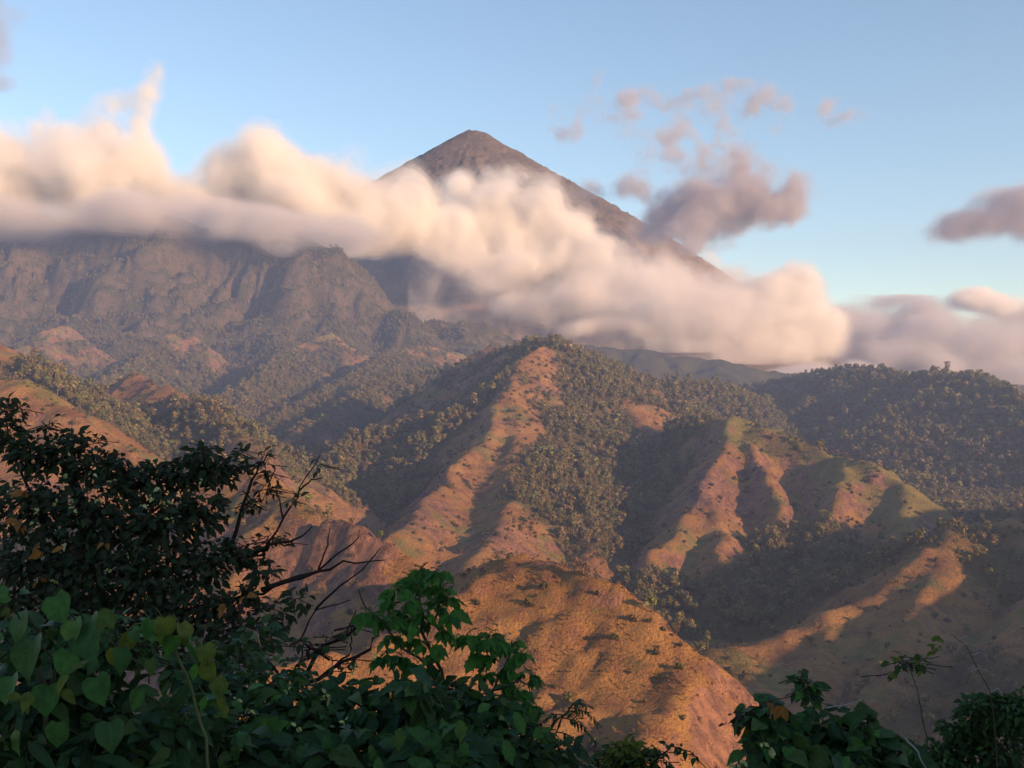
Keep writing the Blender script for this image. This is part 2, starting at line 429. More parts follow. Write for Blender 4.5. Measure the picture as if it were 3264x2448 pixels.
# ---- ground material: dry grass, greener grass, soil and rock; only real colours, light comes from the sun
def land_material(name, fine):
    m, n, out = new_mat(name)
    geo = N(n, 'ShaderNodeNewGeometry')
    pos = geo.outputs['Position']
    g = N(n, 'ShaderNodeAttribute', attribute_name='green').outputs['Fac']
    r = N(n, 'ShaderNodeAttribute', attribute_name='rock').outputs['Fac']
    w = N(n, 'ShaderNodeAttribute', attribute_name='woods').outputs['Fac']
    big = noise_tex(n, pos, 0.012, 5)
    mid = noise_tex(n, pos, 0.11 * fine, 6, 0.62)
    small = noise_tex(n, pos, 0.75 * fine, 5, 0.65)
    grass = mixc(n, maprange(n, big, 0.38, 0.62), (0.285, 0.15, 0.055), (0.34, 0.195, 0.075))
    grass = mixc(n, maprange(n, mid, 0.45, 0.62), grass, (0.21, 0.105, 0.055))
    grass = mixc(n, maprange(n, small, 0.56, 0.70, 0, 0.75), grass, (0.10, 0.065, 0.034))
    gg = mixc(n, maprange(n, mid, 0.4, 0.62), (0.23, 0.185, 0.06), (0.16, 0.135, 0.048))
    gm = N(n, 'ShaderNodeMath', operation='ADD', ins={0: g, 1: maprange(n, mid, 0.3, 0.7, -0.22, 0.22)}).outputs[0]
    col = mixc(n, maprange(n, gm, 0.44, 0.60), grass, gg)
    rockc = mixc(n, maprange(n, mid, 0.4, 0.6), (0.31, 0.165, 0.11), (0.18, 0.10, 0.075))
    streak = noise_tex(n, N(n, 'ShaderNodeMapping', ins={'Vector': pos, 'Scale': (1, 1, 0.12)}).outputs[0], 0.32 * fine, 4, 0.6)
    rockc = mixc(n, maprange(n, streak, 0.48, 0.6, 0, .7), rockc, (0.115, 0.062, 0.055))
    rm = N(n, 'ShaderNodeMath', operation='ADD', ins={0: r, 1: maprange(n, small, 0.3, 0.7, -0.3, 0.3)}).outputs[0]
    col = mixc(n, maprange(n, rm, 0.35, 0.75), col, rockc)
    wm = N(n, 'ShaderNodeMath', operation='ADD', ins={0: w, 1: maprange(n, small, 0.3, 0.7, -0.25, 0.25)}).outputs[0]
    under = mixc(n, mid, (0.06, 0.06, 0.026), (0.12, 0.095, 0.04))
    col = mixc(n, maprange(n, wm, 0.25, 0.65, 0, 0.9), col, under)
    b = N(n, 'ShaderNodeBsdfPrincipled', ins={'Roughness': 0.95})
    b.inputs['Specular IOR Level'].default_value = 0.1
    n.links.new(col, b.inputs['Base Color'])
    hgt = N(n, 'ShaderNodeMath', operation='ADD', ins={0: small, 1: mid}).outputs[0]
    bp = N(n, 'ShaderNodeBump', ins={'Strength': 0.9, 'Distance': 2.6 / fine, 'Height': hgt})
    n.links.new(bp.outputs[0], b.inputs['Normal'])
    n.links.new(b.outputs[0], out.inputs[0])
    return m

M_near = land_material('dry_hill_ground', 1.0)
M_mid = land_material('wooded_hill_ground', 0.6)

def build_land(name, x0, x1, y0, y1, step, mat):
    xs = np.arange(x0, x1 + step * .5, step, dtype=np.float32); ys = np.arange(y0, y1 + step * .5, step, dtype=np.float32)
    me, X, Y, Z = grid_mesh(name, xs, ys, land, mat)
    w, g, r = cover(X, Y, Z, step)
    for nme, v in (('woods', w), ('green', g), ('rock', r)):
        add_attr(me, nme, v)
    o = tag(link(bpy.data.objects.new(name, me)), kind='structure')
    return o, Field(xs, ys, Z), Field(xs, ys, w), Field(xs, ys, g)

near_land, Zn, Wn, Gn = build_land('hillside_terrain', -480, 560, -180, 765, 2.5, M_near)
mid_land, Zm, Wm, Gm = build_land('valley_terrain', -1950, 2050, 763, 3640, 5.5, M_mid)
side_land, Zs, Ws, Gs = build_land('side_valley_terrain', 558, 1500, 100, 766, 9.0, M_mid)

# ------------------------------------------------------------------ the cliff mountain on the left, its top in the cloud
CLIFF = PL((-700, 205, 5200), (-300, 210, 5000), (-60, 214, 4900), (60, 219, 4850), (160, 224, 4800), (250, 229, 4750), (305, 237, 4700), (330, 252, 4650), (345, 272, 4600),
           (368, 299, 4520), (382, 309, 4480), (400, 314, 4420), (420, 336, 4330), (438, 344, 4260), (470, 350, 4200), (500, 370, 4150))
def cliff_h(X, Y):
    Xw = X + 110 * fbm2(X / 420, Y / 420, 4, 41.0); Yw = Y + 110 * fbm2(X / 420, Y / 420, 4, 47.0)
    h, u, d, c = poly_height(Xw, Yw, CLIFF, 0.95, 1.25, 0, 20.0)
    front = c < 0
    # steep upper wall, then gentler wooded skirt
    u = u + 150 * fbm2(u / 420, d / 420, 3, 77.0)
    buttress = 1 - np.abs(perlin2(u / 300 + 3.1 + 0.35 * perlin2(d / 160, u / 160), d / 900 + 2.0)) * 2
    b2 = 1 - np.abs(perlin2(u / 115 + 9.1 + 0.3 * perlin2(d / 90, u / 90), d / 420 + 5.0)) * 2
    b3 = 1 - np.abs(perlin2(u / 45 + 1.1, d / 160 + 7.0)) * 2
    w = sstep(10, 200, d)
    h = h + np.where(front, w * (105 * buttress + 34 * b2 + 16 * b3 - 60 + 70 * fbm2(X / 260, Y / 200, 3, 91.0)), 30 * fbm2(X / 200, Y / 200, 3, 3.0))
    skirt = 170 - 0.30 * (4250 - Y) + 55 * (rid2(X / 420, Y / 620, 4, 13.0) - 0.5) * 2
    skirt = skirt - 0.22 * np.clip(X + 700, 0, 2500)
    skirt = np.minimum(skirt, 260) - 260 * sstep(-150, 320, X)
    k = 18.0
    z = k * np.logaddexp(h.astype(np.float64) / k, np.maximum(skirt, -120).astype(np.float64) / k)
    z += 34 * (rid2(X / 210, Y / 150, 4, 9.0) - .5) + 16 * fbm2(X / 80, Y / 60, 4, 5.0) + 7 * fbm2(X / 28, Y / 28, 2, 5.0)
    z = np.where(Y < 3720, z - (3720 - Y) * 0.5, z)
    return z.astype(np.float32)
M_cliff = None
def cliff_material():
    m, n, out = new_mat('cliff_ground')
    geo = N(n, 'ShaderNodeNewGeometry')
    pos = geo.outputs['Position']
    sl = N(n, 'ShaderNodeAttribute', attribute_name='steep').outputs['Fac']
    mid = noise_tex(n, pos, 0.03, 6, 0.62)
    small = noise_tex(n, pos, 0.14, 5, 0.65)
    wood = mixc(n, maprange(n, small, 0.4, 0.62), (0.035, 0.038, 0.018), (0.075, 0.068, 0.03))
    rockc = mixc(n, maprange(n, mid, 0.4, 0.6), (0.17, 0.115, 0.075), (0.095, 0.072, 0.05))
    a = N(n, 'ShaderNodeMath', operation='ADD', ins={0: sl, 1: maprange(n, mid, 0.3, 0.7, -0.45, 0.45)}).outputs[0]
    a = N(n, 'ShaderNodeMath', operation='ADD', ins={0: a, 1: maprange(n, small, 0.3, 0.7, -0.25, 0.25)}).outputs[0]
    col = mixc(n, maprange(n, a, 0.85, 1.2), wood, rockc)
    b = N(n, 'ShaderNodeBsdfPrincipled', ins={'Roughness': 0.95})
    b.inputs['Specular IOR Level'].default_value = 0.1
    n.links.new(col, b.inputs['Base Color'])
    bp = N(n, 'ShaderNodeBump', ins={'Strength': 0.9, 'Distance': 8.0, 'Height': small})
    n.links.new(bp.outputs[0], b.inputs['Normal'])
    n.links.new(b.outputs[0], out.inputs[0])
    return m
M_cliff = cliff_material()
xs = np.arange(-3600, 420, 11.0, dtype=np.float32); ys = np.arange(3656, 5600, 11.0, dtype=np.float32)
me, X, Y, Z = grid_mesh('cliff_mountain', xs, ys, cliff_h, M_cliff)
gy, gx = np.gradient(Z, 11.0)
st = np.hypot(gx, gy)
add_attr(me, 'steep', sstep(0.6, 1.7, st))
cliff_o = tag(link(bpy.data.objects.new('cliff_mountain', me)), kind='structure')
Zc = Field(xs, ys, Z); Sc = Field(xs, ys, st)

# ------------------------------------------------------------------ the volcano
VC = P(473, 129, 9200)
def volcano_h(X, Y):
    dx = X - VC[0]; dy = Y - VC[1]
    r = np.hypot(dx, dy); a = np.arctan2(dy, dx)
    rr = np.sqrt(r * r + 50 * 50) - 50
    rr = np.maximum(rr, 42 + 22 * np.cos(a) + 10 * np.cos(3 * a))
    prof = np.where(rr < 2750, VC[2] - 0.635 * rr, VC[2] - 0.635 * 2750 - (1 - np.exp(-(rr - 2750) / 720)) * 0.635 * 720)
    w = sstep(250, 1500, r)
    aa = a * 5.2 + 0.25 * fbm2(X / 700, Y / 700, 3, 2.0)
    g1 = np.abs(perlin2(aa * 2.3 + 5.0, r / 2600 + 1.0))
    g2 = np.abs(perlin2(aa * 5.6 + 15.0, r / 1400 + 4.0))
    g3 = np.abs(perlin2(aa * 14 + 33.0, r / 700 + 9.0))
    fl = sstep(3900, 2600, r)
    z = prof + w * fl * (80 * g1 + 38 * g2 - 28) + sstep(120, 700, r) * fl * 26 * g3
    z += 10 * fbm2(X / 130, Y / 130, 4, 7.0)
    z -= 70 * sstep(5700, 5300, Y)
    return z.astype(np.float32)
def volcano_material():
    m, n, out = new_mat('volcano_ground')
    geo = N(n, 'ShaderNodeNewGeometry')
    pos = geo.outputs['Position']
    sep = N(n, 'ShaderNodeSeparateXYZ', ins={0: pos})
    mp = N(n, 'ShaderNodeMapping', ins={'Vector': pos, 'Scale': (1, 1, 0.45)}).outputs[0]
    mid = noise_tex(n, mp, 0.0042, 6, 0.62)
    small = noise_tex(n, mp, 0.02, 6, 0.65)
    ash = mixc(n, maprange(n, mid, 0.4, 0.6), (0.105, 0.092, 0.085), (0.14, 0.115, 0.102))
    veg = mixc(n, maprange(n, small, 0.4, 0.6), (0.085, 0.078, 0.045), (0.12, 0.10, 0.06))
    hz = maprange(n, sep.outputs[2], 500, 1500)
    a = N(n, 'ShaderNodeMath', operation='SUBTRACT', ins={0: small, 1: maprange(n, sep.outputs[2], 300, 1600, -0.12, 0.14)}).outputs[0]
    col = mixc(n, maprange(n, a, 0.46, 0.58), ash, veg)
    low = mixc(n, maprange(n, mid, 0.45, 0.6), (0.24, 0.16, 0.11), (0.10, 0.09, 0.055))
    col = mixc(n, hz, low, col)
    b = N(n, 'ShaderNodeBsdfPrincipled', ins={'Roughness': 0.95})
    b.inputs['Specular IOR Level'].default_value = 0.1
    n.links.new(col, b.inputs['Base Color'])
    bp = N(n, 'ShaderNodeBump', ins={'Strength': 0.8, 'Distance': 40.0, 'Height': small})
    n.links.new(bp.outputs[0], b.inputs['Normal'])
    n.links.new(b.outputs[0], out.inputs[0])
    return m
M_volc = volcano_material()
def stretch(c, lo, hi, fine, coarse):
    a = [c]
    x = c
    while x < hi:
        x += fine if abs(x - c) < 3600 else coarse
        a.append(x)
    x = c
    while x > lo:
        x -= fine if abs(x - c) < 3600 else coarse
        a.insert(0, x)
    return np.array(a, np.float32)
xs = stretch(VC[0], -16000, 16000, 22.0, 500.0)
ys = stretch(VC[1], 3900, 30000, 22.0, 250.0)
ys = np.concatenate([[3662.0], ys[ys > 3700]]).astype(np.float32)
ys = ys[(ys > 3650) & ((ys < VC[1] + 400) | (np.arange(len(ys)) % 8 == 0))]
me, X, Y, Z = grid_mesh('volcano', xs, ys, volcano_h, M_volc)
volcano_o = tag(link(bpy.data.objects.new('volcano', me)), kind='structure')

# a dark foothill between the valley and the volcano
FOOT = PL((380, 330, 5350), (470, 337, 5300), (560, 344, 5250), (640, 351, 5200), (710, 360, 5150), (770, 372, 5150), (900, 382, 5200), (1100, 388, 5300))
def foot_h(X, Y):
    h, u, d, c = poly_height(X + 60 * fbm2(X / 300, Y / 300, 3, 5.0), Y + 60 * fbm2(X / 300, Y / 300, 3, 9.0), FOOT, 0.4, 0.34, 0, 30.0)
    h = h + sstep(10, 150, d) * (60 * np.abs(perlin2(u / 190 + 3, d / 500)) + 26 * np.abs(perlin2(u / 70 + 9, d / 260)) - 24) + 10 * fbm2(X / 80, Y / 80, 3, 2.0)
    return np.maximum(h, -175).astype(np.float32)
xs = np.arange(430, 2900, 14.0, dtype=np.float32); xs = np.concatenate([np.arange(-520, 430, 14.0), xs]).astype(np.float32); ys = np.arange(4720, 5640, 14.0, dtype=np.float32)
me, X, Y, Z = grid_mesh('far_foothill', xs, ys, foot_h, M_cliff)
add_attr(me, 'steep', np.zeros_like(Z))
tag(link(bpy.data.objects.new('far_foothill', me)), kind='structure')
Zf = Field(xs[1:], ys, Z[:, 1:])
# ------------------------------------------------------------------ clouds: real volumes of even density, several nested skins thick
import openvdb
def cloud_mats(name, sig, col, g=0.15):
    ms = []
    for i, s in enumerate(sig):
        m, n, out = new_mat('%s_%d' % (name, i))
        v = N(n, 'ShaderNodeVolumeScatter', ins={'Color': rgb(col), 'Density': s, 'Anisotropy': g})
        ab = N(n, 'ShaderNodeVolumeAbsorption', ins={'Color': rgb(col), 'Density': s})
        ad = N(n, 'ShaderNodeAddShader', ins={0: v.outputs[0], 1: ab.outputs[0]})
        n.links.new(ad.outputs[0], out.inputs['Volume'])
        ms.append(m)
    return ms
M_white = cloud_mats('cloud_white', (0.0009, 0.0024, 0.006, 0.013), (0.99, 0.985, 0.98))
M_base = cloud_mats('cloud_base', (0.0007, 0.0018, 0.004, 0.006), (0.86, 0.84, 0.85))
M_shade_grey = cloud_mats('cloud_shade_grey', (0.0007, 0.0018, 0.004, 0.007), (0.64, 0.62, 0.68))  # shade put into the albedo: absorption darkens these clouds below sunlit white
M_mist = cloud_mats('cloud_mist', (0.0003, 0.0008, 0.002, 0.004), (0.95, 0.93, 0.93))
M_bank_shade = cloud_mats('cloud_bank_shade', (0.0008, 0.002, 0.004, 0.007), (0.76, 0.77, 0.83))  # shaded look of the low bank painted in as a darker, absorbing colour
M_wispg = cloud_mats('cloud_wisp', (0.0004, 0.001, 0.002, 0.004), (0.68, 0.67, 0.73))  # thin wisps greyed by absorption, standing in for missing sunlight

def cloud(name, label, blobs, vox, mats, levels=(-0.10, 0.05, 0.21, 0.42), scale=420.0, amp=0.55, base=None, seed=0.0, stretch=(1, 1, 1), warp=0.35, octv=6, under=None):
    """blobs: (px, py, metres away, half width px, half height px, half depth m[, strength])"""
    bl = []
    for b in blobs:
        c = P(*b[:3]); k = b[2] / FPX
        bl.append((c, np.array([b[3] * k, b[5], b[4] * k]), b[6] if len(b) > 6 else 1.0))
    lo = np.min([c - r * 1.25 for c, r, _ in bl], 0); hi = np.max([c + r * 1.25 for c, r, _ in bl], 0)
    nn = np.ceil((hi - lo) / vox).astype(int) + 3
    ax = [lo[i] - vox + vox * np.arange(nn[i], dtype=np.float32) for i in range(3)]
    X, Y, Z = np.meshgrid(*ax, indexing='ij')
    q = (X / scale * stretch[0], Y / scale * stretch[1], Z / scale * stretch[2])
    nz = fbm3(*q, octv, seed, 0.56)
    w1 = perlin3(q[0] * .7 + 31, q[1] * .7, q[2] * .7 + seed) * warp * scale
    w2 = perlin3(q[0] * .7 - 13, q[1] * .7 + 5, q[2] * .7 + seed) * warp * scale
    F = np.full(X.shape, -9.0, np.float32)
    k = 0.08
    for c, r, s in bl:
        d = np.sqrt(((X + w1 - c[0]) / r[0]) ** 2 + ((Y - c[1]) / r[1]) ** 2 + ((Z + w2 - c[2]) / r[2]) ** 2)
        F = k * np.logaddexp(F / k, (s * (1 - d)) / k)
    F = F + amp * nz * sstep(-0.75, 0.1, F)
    if base is not None:                 # a soft flat underside
        F = F - 1.6 * sstep(0, 1, (base + 60 * nz - Z) / 160.0)
    edge = np.ones_like(F)
    for a in range(3):
        sl = [slice(None)] * 3
        for e in (0, 1, -1, -2):
            sl[a] = e
            F[tuple(sl)] = -1
    Vs, Fs, MI, off = [], [], [], 0
    for i, lv in enumerate(levels):
        if F.max() <= lv + 0.02: break
        gr = openvdb.FloatGrid()
        gr.background = -1.0
        gr.copyFromArray(np.ascontiguousarray(F - lv))
        pts, tri, quad = gr.convertToPolygons(0.0, 0.0)
        if len(quad) == 0: break
        Vs.append(pts * vox + np.array([a[0] for a in ax])); Fs.append(np.asarray(quad, np.int64)[:, ::-1] + off)
        MI.append(np.full(len(quad), i)); off += len(pts)
    me = mesh_np(name, np.concatenate(Vs), np.concatenate(Fs), mats[:len(Vs)], mat_idx=np.concatenate(MI))
    # every skin must face outwards
    o = link(bpy.data.objects.new(name, me))
    tag(o, label, 'cloud')
    return o

cloud('cloud', 'bright cream cloud bank with feathery plumes lying on the cliff top',
      [(-60, 190, 5100, 120, 50, 400), (20, 180, 5050, 62, 48, 340), (70, 178, 5050, 52, 46, 320), (44, 135, 5100, 16, 26, 120, .6), (112, 178, 5150, 42, 36, 240), (140, 185, 5200, 24, 26, 200, .8),
       (10, 150, 5100, 34, 26, 200, .8), (112, 140, 5200, 34, 30, 150, .75), (122, 112, 5200, 22, 28, 120, .7), (143, 98, 5200, 13, 34, 100, .7), (149, 78, 5200, 9, 18, 70, .7), (140, 140, 5200, 13, 38, 110, .7), (80, 150, 5150, 22, 18, 120, .5)],
      12.0, M_white, scale=330, amp=0.62, seed=1.0)
cloud('cloud', 'flat brownish grey cloud layer hugging the cliff crest',
      [(40, 218, 4700, 110, 20, 320), (170, 222, 4750, 120, 20, 340), (280, 228, 4700, 90, 20, 320), (-80, 216, 4800, 110, 22, 340), (180, 205, 5000, 60, 16, 240), (322, 240, 4560, 60, 17, 240), (250, 232, 4600, 60, 14, 240)],
      13.0, M_base, scale=360, amp=0.5, seed=3.0)
cloud('cloud', 'big billowing peach cloud rising between the cliff and the volcano',
      [(195, 200, 5650, 56, 30, 320), (238, 180, 5750, 50, 44, 340), (273, 172, 5800, 46, 48, 340), (312, 182, 5850, 50, 42, 340), (350, 200, 5950, 56, 38, 340), (300, 212, 5800, 110, 36, 380), (395, 214, 6050, 54, 34, 320),
       (332, 154, 5900, 11, 13, 100, .5), (218, 160, 5800, 16, 20, 120, .6), (180, 180, 5750, 18, 14, 120, .5), (420, 225, 6150, 46, 26, 280), (360, 235, 6000, 60, 20, 260, .8), (400, 182, 6050, 22, 10, 100, .4)],
      13.0, M_white, scale=360, amp=0.6, seed=5.0)
cloud('cloud', 'peach cloud band trailing across the front of the volcano',
      [(455, 228, 6300, 50, 28, 280), (500, 224, 6450, 56, 32, 300), (550, 226, 6500, 52, 34, 300), (450, 248, 6250, 56, 18, 260, .9), (515, 255, 6350, 72, 28, 300), (582, 264, 6450, 52, 27, 280), (612, 292, 6400, 74, 28, 300), (575, 312, 6250, 60, 15, 240, .8), (680, 318, 6350, 66, 25, 280), (660, 338, 6250, 60, 14, 240, .7),
       (455, 190, 6500, 16, 12, 100, .4), (520, 180, 6550, 26, 14, 120, .42), (480, 205, 6450, 30, 12, 120, .5), (560, 300, 6200, 62, 17, 240), (510, 300, 6200, 30, 18, 180, .8), (630, 318, 6250, 62, 17, 260), (650, 300, 6350, 48, 22, 260), (600, 335, 6150, 50, 10, 200, .6)],
      14.0, M_white, scale=380, amp=0.66, seed=9.0)
cloud('cloud', 'thin pale mist veiling the lower right slope of the volcano',
      [(560, 300, 6000, 120, 30, 280, .2), (690, 325, 6000, 110, 30, 280, .24), (655, 272, 6600, 46, 20, 220, .55), (695, 284, 6600, 50, 18, 220, .6), (622, 246, 6650, 26, 12, 140, .4), (720, 285, 6700, 36, 16, 220, .8), (730, 345, 6300, 60, 18, 240, .8), (680, 350, 6300, 50, 14, 220, .6)],
      14.0, M_mist, scale=340, amp=0.6, seed=11.0)
cloud('cloud', 'bright puffed cloud head at the foot of the volcano\'s right slope',
      [(745, 304, 6500, 62, 26, 300), (785, 300, 6500, 48, 32, 280), (802, 282, 6500, 28, 28, 220), (770, 345, 6400, 60, 22, 280), (810, 330, 6450, 50, 24, 280), (724, 262, 6650, 14, 10, 90, .6), (700, 318, 6450, 46, 18, 260), (770, 320, 6450, 56, 18, 280), (805, 262, 6500, 8, 10, 70, .5)],
      13.0, M_white, scale=340, amp=0.5, seed=13.0)
cloud('cloud', 'bright rounded cloud dome above the low grey bank',
      [(985, 306, 7050, 36, 17, 260), (1000, 300, 7050, 26, 14, 200), (965, 310, 7050, 22, 14, 200), (1040, 315, 7050, 46, 18, 260)],
      13.0, M_white, scale=320, amp=0.45, seed=15.0)
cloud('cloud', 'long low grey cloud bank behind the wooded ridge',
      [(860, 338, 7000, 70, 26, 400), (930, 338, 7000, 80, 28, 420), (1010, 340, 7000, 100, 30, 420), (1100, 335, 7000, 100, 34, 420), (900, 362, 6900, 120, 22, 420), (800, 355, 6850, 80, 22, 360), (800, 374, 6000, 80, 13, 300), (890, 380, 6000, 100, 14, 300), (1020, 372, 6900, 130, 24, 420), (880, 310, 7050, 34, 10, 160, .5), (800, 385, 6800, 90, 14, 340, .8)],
      16.0, M_bank_shade, scale=400, amp=0.5, seed=17.0)
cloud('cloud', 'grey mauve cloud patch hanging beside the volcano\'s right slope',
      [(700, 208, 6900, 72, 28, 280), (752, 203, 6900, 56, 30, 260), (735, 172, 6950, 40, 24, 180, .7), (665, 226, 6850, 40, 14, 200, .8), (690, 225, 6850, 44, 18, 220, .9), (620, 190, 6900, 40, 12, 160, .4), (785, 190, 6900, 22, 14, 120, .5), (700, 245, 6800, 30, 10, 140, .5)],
      11.0, M_shade_grey, scale=250, amp=0.8, seed=21.0)
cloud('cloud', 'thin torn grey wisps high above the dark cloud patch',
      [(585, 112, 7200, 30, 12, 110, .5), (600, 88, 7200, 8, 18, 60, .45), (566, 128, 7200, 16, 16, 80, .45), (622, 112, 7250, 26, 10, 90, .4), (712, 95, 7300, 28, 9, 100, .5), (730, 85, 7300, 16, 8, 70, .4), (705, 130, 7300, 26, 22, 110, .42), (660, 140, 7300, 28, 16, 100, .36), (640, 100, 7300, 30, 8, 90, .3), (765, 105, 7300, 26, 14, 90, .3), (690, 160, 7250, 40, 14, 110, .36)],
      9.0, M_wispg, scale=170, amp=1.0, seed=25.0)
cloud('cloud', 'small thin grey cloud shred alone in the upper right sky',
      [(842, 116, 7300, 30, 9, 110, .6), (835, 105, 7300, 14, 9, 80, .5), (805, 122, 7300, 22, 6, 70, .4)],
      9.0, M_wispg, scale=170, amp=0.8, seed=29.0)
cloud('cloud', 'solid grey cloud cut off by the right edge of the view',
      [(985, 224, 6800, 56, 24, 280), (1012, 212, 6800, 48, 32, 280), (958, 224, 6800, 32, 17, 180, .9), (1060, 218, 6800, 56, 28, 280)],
      12.0, M_shade_grey, scale=320, amp=0.5, seed=33.0)
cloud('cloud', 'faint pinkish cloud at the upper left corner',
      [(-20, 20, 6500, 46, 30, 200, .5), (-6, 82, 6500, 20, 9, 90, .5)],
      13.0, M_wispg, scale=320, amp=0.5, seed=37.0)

# ------------------------------------------------------------------ evening haze in the valley air
def haze():
    x0, x1, y0, y1, z0, z1 = -2100, 2150, -260, 3648, -330, 470
    v = [(x, y, z) for z in (z0, z1) for y in (y0, y1) for x in (x0, x1)]
    f = [(0, 2, 3, 1), (4, 5, 7, 6), (0, 1, 5, 4), (2, 6, 7, 3), (0, 4, 6, 2), (1, 3, 7, 5)]
    m, n, out = new_mat('haze_air')
    pv = N(n, 'ShaderNodeVolumePrincipled', ins={'Color': (0.50, 0.64, 1.0, 1), 'Density': 0.00011, 'Anisotropy': 0.25})
    pv.inputs['Density Attribute'].default_value = ''
    n.links.new(pv.outputs[0], out.inputs['Volume'])
    me = mesh_np('haze', v, np.array(f), m, smooth=False)
    tag(link(bpy.data.objects.new('haze', me)), 'pale evening haze filling the valley air', None, kind='stuff')
haze()
# ------------------------------------------------------------------ trees and scrub of the hills
def foliage_mat(name, cols, transl=0.25, rough=0.7, vary=0.25, spec=0.2, mixi=0.12, mottle=0, veins=False):
    m, n, out = new_mat(name)
    oi = N(n, 'ShaderNodeObjectInfo')
    geo = N(n, 'ShaderNodeNewGeometry')
    fr = N(n, 'ShaderNodeMath', operation='MULTIPLY_ADD', ins={0: geo.outputs['Random Per Island'], 1: mixi, 2: oi.outputs['Random']}).outputs[0]
    fr = N(n, 'ShaderNodeMath', operation='FRACT', ins={0: fr}).outputs[0]
    ramp = N(n, 'ShaderNodeValToRGB', ins={0: fr})
    els = ramp.color_ramp.elements
    while len(els) < len(cols): els.new(0.5)
    for i, c in enumerate(cols):
        els[i].position = i / max(1, len(cols) - 1); els[i].color = rgb(c)
    base = ramp.outputs[0]
    if mottle:
        base = mixc(n, maprange(n, noise_tex(n, geo.outputs['Position'], mottle, 5, .65), .35, .7, 0, .55), base, (0.02, 0.022, 0.008))
    if veins:
        ed = N(n, 'ShaderNodeAttribute', attribute_name='edge').outputs['Fac']; al = N(n, 'ShaderNodeAttribute', attribute_name='along').outputs['Fac']
        rib = maprange(n, ed, 0.0, 0.10, 1.0, 0.0)
        q = N(n, 'ShaderNodeMath', operation='MULTIPLY', ins={0: al, 1: 7.0}).outputs[0]
        q = N(n, 'ShaderNodeMath', operation='MULTIPLY_ADD', ins={0: ed, 1: -2.4, 2: q}).outputs[0]
        q = N(n, 'ShaderNodeMath', operation='PINGPONG', ins={0: q, 1: 0.5}).outputs[0]
        side = maprange(n, q, 0.0, 0.09, 0.6, 0.0)
        vm = N(n, 'ShaderNodeMath', operation='MAXIMUM', ins={0: rib, 1: side}).outputs[0]
        base = mixc(n, N(n, 'ShaderNodeMath', operation='MULTIPLY', ins={0: vm, 1: 0.45}).outputs[0], base, (0.10, 0.15, 0.05))
    hv = N(n, 'ShaderNodeHueSaturation', ins={'Color': base, 'Value': maprange(n, geo.outputs['Random Per Island'], 0, 1, 1 - vary, 1 + vary)})
    b = N(n, 'ShaderNodeBsdfPrincipled', ins={'Roughness': rough, 'Base Color': hv.outputs[0]})
    b.inputs['Specular IOR Level'].default_value = spec
    t = N(n, 'ShaderNodeBsdfTranslucent', ins={'Color': hv.outputs[0]})
    mx = N(n, 'ShaderNodeMixShader', ins={0: transl, 1: b.outputs[0], 2: t.outputs[0]})
    n.links.new(mx.outputs[0], out.inputs[0])
    return m
def plain_mat(name, col, rough=0.9, col2=None, scale=6.0):
    m, n, out = new_mat(name)
    b = N(n, 'ShaderNodeBsdfPrincipled', ins={'Roughness': rough})
    b.inputs['Specular IOR Level'].default_value = 0.2
    geo = N(n, 'ShaderNodeNewGeometry')
    c = mixc(n, noise_tex(n, geo.outputs['Position'], scale, 4), col, col2 or tuple(v * 0.6 for v in col))
    n.links.new(c, b.inputs['Base Color'])
    n.links.new(b.outputs[0], out.inputs[0])
    return m
M_leaf = foliage_mat('hill_tree_leaves', [(0.11, 0.12, 0.04), (0.18, 0.17, 0.058), (0.22, 0.185, 0.07), (0.14, 0.12, 0.055), (0.27, 0.19, 0.095)], vary=0.35)
M_leafg = foliage_mat('hill_tree_green_leaves', [(0.09, 0.125, 0.038), (0.17, 0.18, 0.055), (0.13, 0.125, 0.045)], vary=0.3)
M_dry = foliage_mat('dry_tree_twigs', [(0.19, 0.115, 0.085), (0.15, 0.095, 0.07), (0.22, 0.14, 0.095)], transl=0.1, vary=0.3)
M_scrub = foliage_mat('scrub_leaves', [(0.11, 0.085, 0.035), (0.075, 0.065, 0.03), (0.16, 0.10, 0.055), (0.13, 0.11, 0.04), (0.09, 0.095, 0.032)], vary=0.3)
M_tuft = foliage_mat('dry_grass_blades', [(0.30, 0.165, 0.06), (0.24, 0.12, 0.05), (0.34, 0.20, 0.075), (0.15, 0.09, 0.04)], transl=0.2, vary=0.3)
M_bark = plain_mat('hill_tree_bark', (0.16, 0.12, 0.095))

def tube_np(pts, radii, k=5):
    pts = np.asarray(pts, float); V = []; F = []
    n = len(pts)
    for i in range(n):
        d = pts[min(i + 1, n - 1)] - pts[max(i - 1, 0)]
        d = d / (np.linalg.norm(d) + 1e-9)
        a = np.cross(d, [0.31, 0.2, 0.93] if abs(d[2]) < .9 else [1, 0, 0]); a /= np.linalg.norm(a) + 1e-9
        b = np.cross(d, a)
        for j in range(k):
            t = 2 * math.pi * j / k
            V.append(pts[i] + radii[i] * (math.cos(t) * a + math.sin(t) * b))
    for i in range(n - 1):
        for j in range(k):
            F.append((i * k + j, i * k + (j + 1) % k, (i + 1) * k + (j + 1) % k, (i + 1) * k + j))
    return np.array(V), np.array(F)

def join_np(parts):
    V = []; F = []; o = 0
    for v, f in parts:
        V.append(v); F.append(f + o); o += len(v)
    return np.concatenate(V), np.concatenate(F)

